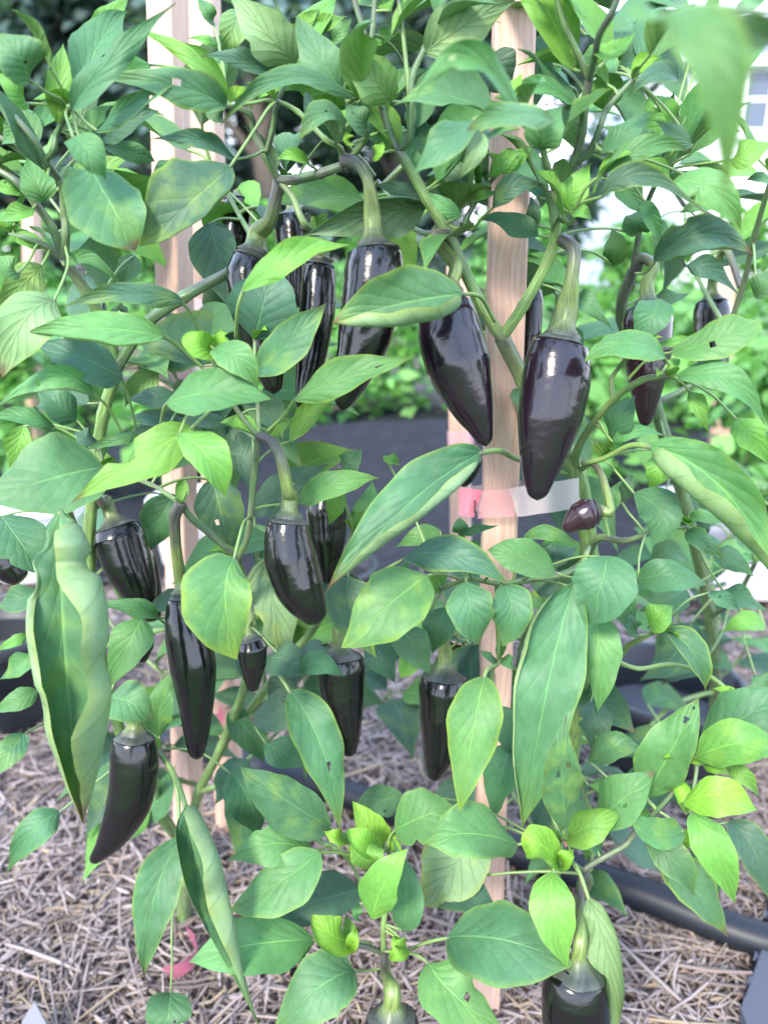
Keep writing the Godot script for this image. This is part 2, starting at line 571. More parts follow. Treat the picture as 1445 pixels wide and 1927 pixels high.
# ---------------------------------------------------------------- materials
func mat(called: String, c: Color, rough: float, vcol := false) -> StandardMaterial3D:
	var m := StandardMaterial3D.new()
	m.resource_name = called
	m.albedo_color = c.linear_to_srgb()
	m.roughness = rough
	m.vertex_color_use_as_albedo = vcol
	M[called] = m
	return m

func vein_line(s: float, u: float) -> float:
	# distance pattern of the side veins, 1 on a vein
	var q := (s - 0.46 * pow(u, 0.8) + 0.10 * u * u) / 0.15
	var f := absf(q - roundf(q)) * 0.15
	return exp(-pow(f / (0.0050 + 0.003 * (1.0 - u)), 2.0)) * clampf(1.15 - u * 0.85, 0.0, 1.0) * (1.0 if q > -0.4 else 0.0)

func hash_at(x: int, y: int) -> float:
	return fposmod(sin(x * 127.1 + y * 311.7) * 43758.547, 1.0)

func leaf_images() -> Array:
	var w := 192
	var h := 384
	var top := Image.create(w, h, false, Image.FORMAT_RGB8)
	var low := Image.create(w, h, false, Image.FORMAT_RGB8)
	var bump := Image.create(w, h, false, Image.FORMAT_RGB8)
	var fine := FastNoiseLite.new()
	fine.seed = 5
	fine.frequency = 0.06
	fine.noise_type = FastNoiseLite.TYPE_CELLULAR
	fine.cellular_return_type = FastNoiseLite.RETURN_DISTANCE2_SUB
	var soft := FastNoiseLite.new()
	soft.seed = 8
	soft.frequency = 0.035
	for y in h:
		var s := (y + 0.5) / h
		for x in w:
			var uu := ((x + 0.5) / w - 0.5) * 2.0
			var u := absf(uu)
			var side := 0.035 if uu > 0 else 0.0
			var vein := vein_line(s + side, u)
			var rib := exp(-pow(u / (0.030 * (1.25 - s)), 2.0))
			var cell := clampf(fine.get_noise_2d(x * 1.3, y) + 1.0, 0.0, 1.0)
			var net := 1.0 - smoothstep(0.0, 0.22, cell)
			var sf := soft.get_noise_2d(x, y)
			var b := 0.5 * (1.0 + 0.14 * sf) - 0.045 * net + 0.05 * (hash_at(x, y) - 0.5)
			var c := Color(b, b, b)
			c = c.lerp(Color(0.70, 0.66, 0.62), vein * 0.45)
			c = c.lerp(Color(1.0, 0.90, 0.75), rib * 0.80)
			if hash_at(x + 31, y * 3) > 0.9988:
				c = Color(0.95, 0.9, 0.9)
			top.set_pixel(x, y, c.linear_to_srgb())
			var b2 := 0.52 * (1.0 + 0.08 * sf)
			var c2 := Color(b2, b2, b2)
			c2 = c2.lerp(Color(0.21, 0.25, 0.21), clampf(vein * 0.95 + net * 0.28, 0.0, 1.0))
			c2 = c2.lerp(Color(0.46, 0.48, 0.42), rib * 0.7)
			low.set_pixel(x, y, c2.linear_to_srgb())
			var q := (s + side - 0.46 * pow(u, 0.8) + 0.10 * u * u) / 0.15
			var puff := absf(sin(q * PI))
			var hgt := clampf(0.25 + 0.45 * pow(puff, 0.6) * (1.0 - rib) - 0.1 * net * 0.5 + 0.08 * sf - 0.2 * rib, 0.0, 1.0)
			bump.set_pixel(x, y, Color(hgt, hgt, hgt))
	return [top, low, bump]

func streak_image(w: int, h: int, a: Color, b: Color, c: Color, fx: float, fy: float, sd: int) -> Image:
	# grain running along v
	var n := FastNoiseLite.new()
	n.seed = sd
	n.frequency = 1.0
	var im := Image.create(w, h, false, Image.FORMAT_RGB8)
	for y in h:
		for x in w:
			var k := 0.5 + 0.5 * n.get_noise_2d(x * fx + 3.0 * n.get_noise_2d(y * fy * 0.6, 7.0), y * fy)
			var k2 := 0.5 + 0.5 * n.get_noise_2d(x * fx * 3.3 + 40.0, y * fy * 2.0)
			im.set_pixel(x, y, a.lerp(b, smoothstep(0.25, 0.75, k)).lerp(c, 0.45 * smoothstep(0.55, 0.9, k2)).linear_to_srgb())
	return im

func materials() -> void:
	var li := leaf_images()
	var tt := ImageTexture.create_from_image(li[0])
	var tl := ImageTexture.create_from_image(li[1])
	var tb := ImageTexture.create_from_image(li[2])
	var m := mat("leaf_top", Color(1, 1, 1), 0.52, true)
	m.albedo_texture = tt
	m.heightmap_enabled = true
	m.heightmap_texture = tb
	m.heightmap_scale = 0.05
	m.metallic_specular = 0.45
	m.backlight_enabled = true
	m.backlight = Color(0.76, 0.84, 0.34).linear_to_srgb()
	m.texture_repeat = false
	m = mat("leaf_under", Color(1, 1, 1), 0.6, true)
	m.albedo_texture = tl
	m.heightmap_enabled = true
	m.heightmap_texture = tb
	m.heightmap_scale = 0.05
	m.heightmap_flip_texture = true
	m.backlight_enabled = true
	m.backlight = Color(0.76, 0.84, 0.34).linear_to_srgb()
	m.texture_repeat = false
	m = mat("stem", Color(1, 1, 1), 0.45, true)
	m.albedo_texture = ImageTexture.create_from_image(streak_image(128, 128, Color(0.55, 0.5, 0.58), Color(0.95, 1, 0.9), Color(0.4, 0.36, 0.42), 0.14, 0.02, 3))
	m = mat("pepper", Color(1, 1, 1), 0.20, true)
	m.clearcoat_enabled = true
	m.clearcoat = 0.35
	m.clearcoat_roughness = 0.07
	m.metallic_specular = 0.42
	var pn := NoiseTexture2D.new()
	var pf := FastNoiseLite.new()
	pf.seed = 12
	pf.frequency = 0.02
	pn.noise = pf
	pn.seamless = true
	pn.width = 256
	pn.height = 256
	m.heightmap_enabled = true
	m.heightmap_texture = pn
	m.heightmap_scale = 0.025
	# sawn stakes
	m = mat("stake", Color(1, 1, 1), 0.75)
	m.albedo_texture = ImageTexture.create_from_image(streak_image(256, 512, Color(0.40, 0.255, 0.19), Color(0.48, 0.33, 0.26), Color(0.32, 0.18, 0.125), 0.09, 0.006, 21))
	m.uv1_triplanar = true
	m.uv1_scale = Vector3(14, 3.2, 14)
	var wn := NoiseTexture2D.new()
	var wf := FastNoiseLite.new()
	wf.frequency = 0.12
	wf.seed = 2
	wn.noise = wf
	wn.seamless = true
	wn.width = 256
	wn.height = 256
	m.heightmap_enabled = true
	m.heightmap_texture = wn
	m.heightmap_scale = 0.03
	mat("straw", Color(1, 1, 1), 0.8, true)
	# soil
	m = mat("soil", Color(0.17, 0.135, 0.125), 0.95)
	m.albedo_texture = noise_tex(0.05, 4, Color(0.45, 0.42, 0.42), Color(1, 1, 1), 512)
	m.uv1_triplanar = true
	m.uv1_world_triplanar = true
	m.uv1_scale = Vector3(3, 3, 3)
	m.heightmap_enabled = true
	m.heightmap_texture = noise_tex(0.06, 6, Color(0, 0, 0), Color(1, 1, 1), 512)
	m.heightmap_scale = 1.2
	# woven ground cloth
	m = mat("cloth", Color(0.016, 0.017, 0.023), 0.85)
	m.metallic_specular = 0.35
	m.albedo_texture = noise_tex(0.05, 9, Color(0.3, 0.3, 0.32), Color(1, 1, 1), 256)
	m.uv1_triplanar = true
	m.uv1_world_triplanar = true
	m.uv1_scale = Vector3(1.2, 1.2, 1.2)
	m = mat("felt", Color(0.062, 0.070, 0.092), 0.85)
	m.albedo_texture = noise_tex(0.3, 10, Color(0.45, 0.45, 0.48), Color(1, 1, 1), 256)
	m.uv1_triplanar = true
	m.uv1_world_triplanar = true
	m.uv1_scale = Vector3(9, 9, 9)
	m.heightmap_enabled = true
	m.heightmap_texture = m.albedo_texture
	m.heightmap_scale = 0.12
	m = mat("pipe", Color(0.010, 0.012, 0.017), 0.45)
	m.metallic_specular = 0.35
	mat("pot", Color(0.013, 0.015, 0.021), 0.45)
	mat("white_plastic", Color(0.70, 0.70, 0.72), 0.4)
	mat("grey_plastic", Color(0.30, 0.31, 0.35), 0.4)
	m = mat("tape", Color(0.68, 0.30, 0.34), 0.5)
	m.albedo_color = Color(m.albedo_color, 0.52)
	m.transparency = BaseMaterial3D.TRANSPARENCY_ALPHA
	m.backlight_enabled = true
	m.backlight = Color(0.6, 0.45, 0.45).linear_to_srgb()
	m = mat("tape_clear", Color(0.82, 0.70, 0.70), 0.5)
	m.albedo_color = Color(m.albedo_color, 0.42)
	m.transparency = BaseMaterial3D.TRANSPARENCY_ALPHA
	m = mat("tape_red", Color(0.70, 0.15, 0.21), 0.5)
	m.albedo_color = Color(m.albedo_color, 0.88)
	m.transparency = BaseMaterial3D.TRANSPARENCY_ALPHA
	m = mat("tape_dull", Color(0.26, 0.075, 0.12), 0.5)
	m.albedo_color = Color(m.albedo_color, 0.8)
	m.transparency = BaseMaterial3D.TRANSPARENCY_ALPHA
	mat("tag", Color(0.17, 0.175, 0.205), 0.5)
	mat("tape_ink", Color(0.02, 0.018, 0.02), 0.6)
	# house and far things
	m = mat("siding", Color(0.74, 0.74, 0.78), 0.7)
	mat("white_trim", Color(0.82, 0.82, 0.84), 0.5)
	m = mat("roof", Color(0.13, 0.14, 0.17), 0.85)
	m = mat("window_glass", Color(0.055, 0.075, 0.12), 0.06)
	m.metallic_specular = 0.6
	m = mat("lawn", Color(0.075, 0.17, 0.045), 0.95)
	m.albedo_texture = noise_tex(0.03, 14, Color(0.55, 0.6, 0.5), Color(1, 1, 1), 512)
	m.uv1_triplanar = true
	m.uv1_world_triplanar = true
	m.uv1_scale = Vector3(0.6, 0.6, 0.6)
	m = mat("far_leaf", Color(1, 1, 1), 0.6, true)
	m.backlight_enabled = true
	m.backlight = Color(0.7, 0.8, 0.35).linear_to_srgb()
	mat("bark", Color(0.085, 0.07, 0.06), 0.95)
	mat("weathered_wood", Color(0.36, 0.31, 0.30), 0.9)
	mat("blue_bag", Color(0.42, 0.52, 0.66), 0.5)

func noise_tex(freq: float, sd: int, a: Color, b: Color, size: int) -> NoiseTexture2D:
	var t := NoiseTexture2D.new()
	var f := FastNoiseLite.new()
	f.frequency = freq
	f.seed = sd
	f.fractal_octaves = 4
	t.noise = f
	t.seamless = true
	t.width = size
	t.height = size
	var g := Gradient.new()
	g.set_color(0, a.linear_to_srgb())
	g.set_color(1, b.linear_to_srgb())
	t.color_ramp = g
	return t

# ---------------------------------------------------------------- setting
func sky_and_camera() -> void:
	var cam := Camera3D.new()
	cam.name = "camera"
	add_child(cam)
	var at := CameraAttributesPhysical.new()
	at.frustum_focal_length = 12.0 / tan(deg_to_rad(33.49))
	at.frustum_focus_distance = 0.44
	at.frustum_near = 0.03
	at.frustum_far = 400.0
	at.exposure_aperture = at.frustum_focal_length / 4.3
	cam.attributes = at
	cam.fov = 66.98
	cam.near = 0.03
	cam.far = 400.0
	cam.position = CAM
	cam.rotation_degrees = Vector3(-PITCH, 0, 0)
	cam.current = true
	var we := WorldEnvironment.new()
	we.name = "world_environment"
	var e := Environment.new()
	e.background_mode = Environment.BG_SKY
	var s := Sky.new()
	var sm := ProceduralSkyMaterial.new()
	sm.sky_top_color = Color(0.66, 0.76, 0.92)
	sm.sky_horizon_color = Color(0.93, 0.95, 1.0)
	sm.sky_curve = 0.25
	sm.sky_energy_multiplier = 1.0
	sm.ground_bottom_color = Color(0.25, 0.25, 0.24)
	sm.ground_horizon_color = Color(0.6, 0.62, 0.64)
	s.sky_material = sm
	e.sky = s
	e.background_energy_multiplier = 1.0
	e.tonemap_mode = Environment.TONE_MAPPER_LINEAR
	e.tonemap_exposure = 6.0
	e.sdfgi_enabled = true
	e.ssao_enabled = true
	e.ssil_enabled = true
	we.environment = e
	add_child(we)
	var sun := DirectionalLight3D.new()
	sun.name = "sun"
	sun.light_energy = 0.5
	sun.light_angular_distance = 12.0
	sun.light_color = Color(1.0, 0.97, 0.92)
	sun.shadow_enabled = true
	add_child(sun)
	sun.rotation_degrees = Vector3(-38, -26, 0)

func sheet(x0: float, x1: float, z0: float, z1: float, y: float, nx: int, nz: int, f: Callable) -> ArrayMesh:
	var v := PackedVector3Array()
	var n := PackedVector3Array()
	var idx := PackedInt32Array()
	for i in nz + 1:
		for j in nx + 1:
			var x := lerpf(x0, x1, float(j) / nx)
			var z := lerpf(z0, z1, float(i) / nz)
			v.append(Vector3(x, y + f.call(x, z), z))
			var e := 0.01
			n.append(Vector3(f.call(x - e, z) - f.call(x + e, z), 2.0 * e, f.call(x, z - e) - f.call(x, z + e)).normalized())
	for i in nz:
		for j in nx:
			var a := i * (nx + 1) + j
			var b := a + nx + 1
			# z falls with i when z1 < z0: keep front faces up
			if z1 < z0:
				idx.append_array([a, b, a + 1, a + 1, b, b + 1])
			else:
				idx.append_array([a, a + 1, b, a + 1, b + 1, b])
	return arrays_mesh(v, n, PackedVector2Array(), PackedColorArray(), idx)

func bed_height(x: float, z: float) -> float:
	return 0.012 * noise.get_noise_2d(x * 30.0, z * 30.0) + 0.006 * noise.get_noise_2d(x * 110.0, z * 110.0)

func straw() -> void:
	var v := PackedVector3Array()
	var n := PackedVector3Array()
	var c := PackedColorArray()
	var idx := PackedInt32Array()
	var r := RandomNumberGenerator.new()
	r.seed = 77
	for i in 26000:
		var z := -lerpf(0.40, 1.45, pow(r.randf(), 1.25))
		var half := 0.12 + 0.56 * -z
		var x := r.randf_range(-half, half)
		var long := r.randf_range(0.007, 0.034) if r.randf() < 0.86 else r.randf_range(0.035, 0.11)
		var wd := r.randf_range(0.0007, 0.0019) if long > 0.035 else r.randf_range(0.0005, 0.0024)
		var az := r.randf() * TAU + 0.5
		var tilt := r.randf_range(-0.22, 0.22)
		var lay := r.randf()
		var y := bed_height(x, z) + 0.001 + 0.016 * lay + absf(sin(tilt)) * long * 0.35
		var d := Vector3(cos(az) * cos(tilt), sin(tilt), sin(az) * cos(tilt))
		var sd := d.cross(Vector3.UP).normalized()
		var up := sd.cross(d).normalized()
		var rollv := r.randf_range(-0.8, 0.8)
		var s2 := sd * cos(rollv) + up * sin(rollv)
		var u2 := -sd * sin(rollv) + up * cos(rollv)
		var th := wd * r.randf_range(0.25, 0.7)
		var bend := up * r.randf_range(-0.12, 0.12) * long + sd * r.randf_range(-0.10, 0.10) * long
		var pick := r.randf()
		var col := Color(0.50, 0.415, 0.38)
		if pick < 0.24:
			col = Color(0.31, 0.24, 0.215)
		elif pick < 0.28:
			col = Color(0.20, 0.15, 0.135)
		elif pick < 0.55:
			col = Color(0.58, 0.495, 0.46)
		elif pick < 0.66:
			col = Color(0.56, 0.44, 0.29)
		col = col * Color(0.97, 0.93, 0.93) * r.randf_range(0.36, 0.57)
		col.a = 1.0
		var p := Vector3(x, y, z)
		var segs := 3 if long > 0.04 else 2
		var f0 := v.size()
		for k in segs + 1:
			var t := float(k) / segs - 0.5
			var q := p + d * long * t + bend * (t * t * 2.0)
			var tp := 1.0 if absf(t) < 0.45 else 0.65
			for e in [[-1, 0], [0, 1], [1, 0], [0, -1]]:
				v.append(q + s2 * wd * e[0] * tp + u2 * th * e[1] * tp)
				n.append((s2 * e[0] * 0.5 + u2 * e[1]).normalized())
				c.append(col * (1.0 if absf(t) < 0.45 else 0.85))
		for k in segs:
			for e in 4:
				var a := f0 + k * 4 + e
				var b := f0 + k * 4 + (e + 1) % 4
				idx.append_array([a, a + 4, b, b, a + 4, b + 4])
	for i in range(0, idx.size(), 3):
		var va := v[idx[i]]
		if (v[idx[i + 2]] - va).cross(v[idx[i + 1]] - va).dot(n[idx[i]] + n[idx[i + 1]]) < 0.0:
			var sw := idx[i + 1]
			idx[i + 1] = idx[i + 2]
			idx[i + 2] = sw
	var o := part("straw_mulch", arrays_mesh(v, n, PackedVector2Array(), c, idx), M.straw, self)
	o.set_meta("kind", "stuff")
	o.set_meta("label", "pale dry straw mulch scattered over the soil bed")
	o.set_meta("category", "straw")

func ribbon(pts: Array, height: float, lean := Vector3.ZERO) -> ArrayMesh:
	# an upright strip of film with a little thickness, following pts
	var fine := []
	for p in pts:
		fine.append([p, 0.0])
	fine = catmull(fine, 6)
	var v := PackedVector3Array()
	var n := PackedVector3Array()
	var idx := PackedInt32Array()
	var k := fine.size()
	for i in k:
		var d: Vector3 = (fine[mini(i + 1, k - 1)][0] - fine[maxi(i - 1, 0)][0]).normalized()
		var up := (Vector3.UP + lean - d * (Vector3.UP + lean).dot(d)).normalized()
		var nr := d.cross(up).normalized()
		var crook := 0.0006 * sin(i * 1.3)
		v.append(fine[i][0] + up * height * 0.5 + nr * crook)
		v.append(fine[i][0] - up * height * 0.5 - nr * crook)
		n.append(nr)
		n.append(nr)
	for i in k - 1:
		var a := i * 2
		idx.append_array([a, a + 2, a + 1, a + 1, a + 2, a + 3])
	return arrays_mesh(v, n, PackedVector2Array(), PackedColorArray(), idx)

func lathe(prof: Array, sides: int) -> ArrayMesh:
	var fine := []
	for q in prof:
		fine.append([Vector3(0, q[1], 0), q[0]])
	var st := begin()
	for i in prof.size() - 1:
		for k in sides:
			var a := TAU * k / sides
			var b := TAU * (k + 1) / sides
			var ea := Vector3(cos(a), 0, sin(a))
			var eb := Vector3(cos(b), 0, sin(b))
			var out: Vector3 = (ea + eb) * (1.0 if prof[i + 1][1] >= prof[i][1] else -1.0)
			if absf(prof[i + 1][1] - prof[i][1]) < 1e-5:
				out = Vector3.UP if prof[i + 1][0] < prof[i][0] else Vector3.DOWN
			quad(st, ea * prof[i][0] + Vector3.UP * prof[i][1], eb * prof[i][0] + Vector3.UP * prof[i][1], eb * prof[i + 1][0] + Vector3.UP * prof[i + 1][1], ea * prof[i + 1][0] + Vector3.UP * prof[i + 1][1], out)
	st.generate_normals()
	return st.commit()

func pot(label: String, at: Vector3, r: float, h: float, m: Material, called: String, cat: String, group := "") -> void:
	var o := thing(called, label, cat, at, group)
	part("body", lathe([[0.0, 0.0], [r * 0.78, 0.0], [r * 0.80, 0.004], [r * 0.97, h * 0.86]], 32), m, o)
	part("rim", lathe([[r * 0.97, h * 0.86], [r * 1.05, h * 0.862], [r * 1.06, h * 0.88], [r * 1.06, h * 0.985], [r * 1.04, h], [r * 0.98, h], [r * 0.96, h * 0.98], [r * 0.93, h * 0.5], [0.0, h * 0.5]], 32), m, o)

func stake(label: String, top: Vector3, foot: Vector3, w: float, turn: float, group: String) -> Node3D:
	var o := thing("garden_stake", label, "stake", foot, group)
	var d := (top - foot)
	var y := d.normalized()
	var x := Vector3(cos(turn), 0, sin(turn))
	x = (x - y * x.dot(y)).normalized()
	var b := Basis(x, y, x.cross(y))
	var mi := part("shaft", box(Vector3(w, d.length() + 0.1, w), w * 0.06), M.stake, o, d * 0.5 - y * 0.05)
	mi.basis = b
	return o

# ---------------------------------------------------------------- further off
func leaf_cloud(count: int, place: Callable, size0: float, size1: float, c0: Color, c1: Color, sd: int) -> ArrayMesh:
	var v := PackedVector3Array()
	var n := PackedVector3Array()
	var c := PackedColorArray()
	var idx := PackedInt32Array()
	var r := RandomNumberGenerator.new()
	r.seed = sd
	for i in count:
		var p: Vector3 = place.call(r)
		var s := r.randf_range(size0, size1)
		var az := r.randf() * TAU
		var d := Vector3(cos(az), r.randf_range(-0.9, 0.3), sin(az)).normalized()
		var nr := (Vector3(r.randf_range(-1, 1), r.randf_range(0.2, 1.4), r.randf_range(-1, 1))).normalized()
		nr = (nr - d * nr.dot(d)).normalized()
		var l := nr.cross(d)
		var col := c0.lerp(c1, r.randf()) * r.randf_range(0.75, 1.2)
		col.a = 1.0
		var f := v.size()
		var fold := nr * s * 0.07
		for q in [Vector3.ZERO, d * s * 0.4 + l * s * 0.27 + fold, d * s * 0.4 - l * s * 0.27 + fold, d * s * 0.75 + l * s * 0.15, d * s * 0.75 - l * s * 0.15, d * s - nr * s * 0.08, d * s * 0.45]:
			v.append(p + q)
			n.append(nr)
			c.append(col)
		idx.append_array([f, f + 1, f + 6, f, f + 6, f + 2, f + 1, f + 3, f + 6, f + 2, f + 6, f + 4, f + 3, f + 5, f + 6, f + 4, f + 6, f + 5])
	for i in range(0, idx.size(), 3):
		var va := v[idx[i]]
		if (v[idx[i + 2]] - va).cross(v[idx[i + 1]] - va).dot(n[idx[i]]) < 0.0:
			var sw := idx[i + 1]
			idx[i + 1] = idx[i + 2]
			idx[i + 2] = sw
	return arrays_mesh(v, n, PackedVector2Array(), c, idx)

func row_plant(at: Vector3, h: float, wide: float, sd: int, c0: Color, c1: Color, label: String, count: int) -> void:
	var o := thing("vegetable_plant", label, "plant", at, "plants in the further rows")
	var green := func(_s: float, _w: float) -> Color: return Color(0.10, 0.16, 0.06)
	part("trunk", tube(catmull([[Vector3(0, -0.02, 0), 0.009], [Vector3(0.01, h * 0.4, 0), 0.007], [Vector3(-0.01, h * 0.85, 0.01), 0.003]], 4), Vector3.ZERO, 8, green), M.stem, o)
	var place := func(r: RandomNumberGenerator) -> Vector3:
		var y := pow(r.randf(), 0.8)
		var rad := wide * (0.35 + 0.65 * sin(clampf(y * 1.1 + 0.15, 0.0, 1.0) * PI)) * sqrt(r.randf())
		var a := r.randf() * TAU
		return Vector3(cos(a) * rad, h * (0.03 + 0.97 * y), sin(a) * rad)
	var cr := part("crown", leaf_cloud(count, place, 0.05, 0.11, c0, c1, sd), M.far_leaf, o)
	cr.set_meta("kind", "stuff")

func tree(at: Vector3, h: float, wide: float, sd: int, label: String, c0: Color, c1: Color, count := 5200) -> void:
	var o := thing("broadleaf_tree", label, "tree", at, "trees behind the garden")
	var br := func(_s: float, _w: float) -> Color: return Color(1, 1, 1)
	var r := RandomNumberGenerator.new()
	r.seed = sd
	part("trunk", tube(catmull([[Vector3(0, -0.1, 0), 0.28], [Vector3(0.1, h * 0.3, 0), 0.2], [Vector3(-0.1, h * 0.62, 0.1), 0.11], [Vector3(0, h * 0.9, 0), 0.03]], 4), Vector3.ZERO, 10, br), M.bark, o)
	var clumps := []
	for i in 26:
		var y := r.randf()
		var rad := wide * (0.25 + 0.75 * sin(clampf(0.18 + y * 0.85, 0.0, 1.0) * PI)) * sqrt(r.randf())
		var a := r.randf() * TAU
		clumps.append([Vector3(cos(a) * rad, h * (0.10 + 0.88 * y), sin(a) * rad), wide * r.randf_range(0.22, 0.42)])
		if i % 4 == 0:
			var e: Vector3 = clumps[i][0]
			part("limb", tube(catmull([[Vector3(0, e.y * 0.6, 0), 0.09], [e * Vector3(0.5, 0.85, 0.5), 0.05], [e, 0.02]], 4), Vector3.ZERO, 7, br), M.bark, o)
	var place := func(q: RandomNumberGenerator) -> Vector3:
		var k: Array = clumps[q.randi() % clumps.size()]
		var dd := Vector3(q.randfn(), q.randfn() * 0.8, q.randfn()).normalized() * pow(q.randf(), 0.45)
		return k[0] + dd * k[1]
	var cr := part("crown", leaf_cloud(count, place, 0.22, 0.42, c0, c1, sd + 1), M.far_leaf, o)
	cr.set_meta("kind", "stuff")

func house() -> void:
	var zc := 20.0
	var lo := P(1182, 400, zc)
	var x0 := lo.x
	var x1 := P(1900, 400, zc).x
	var eave := P(1400, 112, zc).y
	var o := thing("white_house", "white sided house with dark roof and a double window, beyond the garden", "house", Vector3((x0 + x1) * 0.5, 0, -zc - 3.5))
	var w := x1 - x0
	part("wall", box(Vector3(w, eave + 0.05, 7.0), 0.0), M.siding, o, Vector3(0, eave * 0.5, 0))
	# lap boards on the front, each its own
	var n := 34
	var bm := box(Vector3(w - 0.24, eave / n * 0.94, 0.02), 0.0)
	for i in n:
		var b := part("siding_board", bm, M.siding, o, Vector3(0, eave * (i + 0.5) / n, 3.515))
		b.rotation.x = 0.05
	for s in [-1, 1]:
		part("corner_trim", box(Vector3(0.12, eave, 0.06)), M.white_trim, o, Vector3(s * (w * 0.5 - 0.06), eave * 0.5, 3.535))
	# roof, ridge along x
	var st := begin()
	var hr := 1.5
	for s in [-1.0, 1.0]:
		var t := Transform3D(Basis(Vector3.RIGHT, s * atan2(hr, 3.5)), Vector3(0, eave + hr * 0.5 + 0.06, s * 1.85))
		box_st(st, t, Vector3(w + 0.5, 0.09, 4.35))
	var rf := part("roof", st.commit(), M.roof, o)
	part("fascia", box(Vector3(w + 0.4, 0.16, 0.04)), M.white_trim, rf, Vector3(0, eave - 0.10, 3.88))
	# windows
	var wx := P(1420, 190, zc)
	for k in [0, 1]:
		var cx: float = wx.x - o.position.x + k * 3.1
		var cy := wx.y
		var fw := 0.60
		var fh := 1.24
		var win := part("window", box(Vector3(fw, fh, 0.03)), M.window_glass, o, Vector3(cx, cy, 3.56))
		for s in [-1, 1]:
			part("frame", box(Vector3(0.13, fh + 0.26, 0.05)), M.white_trim, win, Vector3(s * (fw * 0.5 + 0.045), 0, 0.02))
			part("frame", box(Vector3(fw - 0.04, 0.13, 0.05)), M.white_trim, win, Vector3(0, s * (fh * 0.5 + 0.045), 0.022))
		part("sash", box(Vector3(fw - 0.04, 0.07, 0.04)), M.white_trim, win, Vector3(0, 0.02, 0.018))
		part("sill", box(Vector3(fw + 0.34, 0.06, 0.12)), M.white_trim, win, Vector3(0, -fh * 0.5 - 0.145, 0.05))

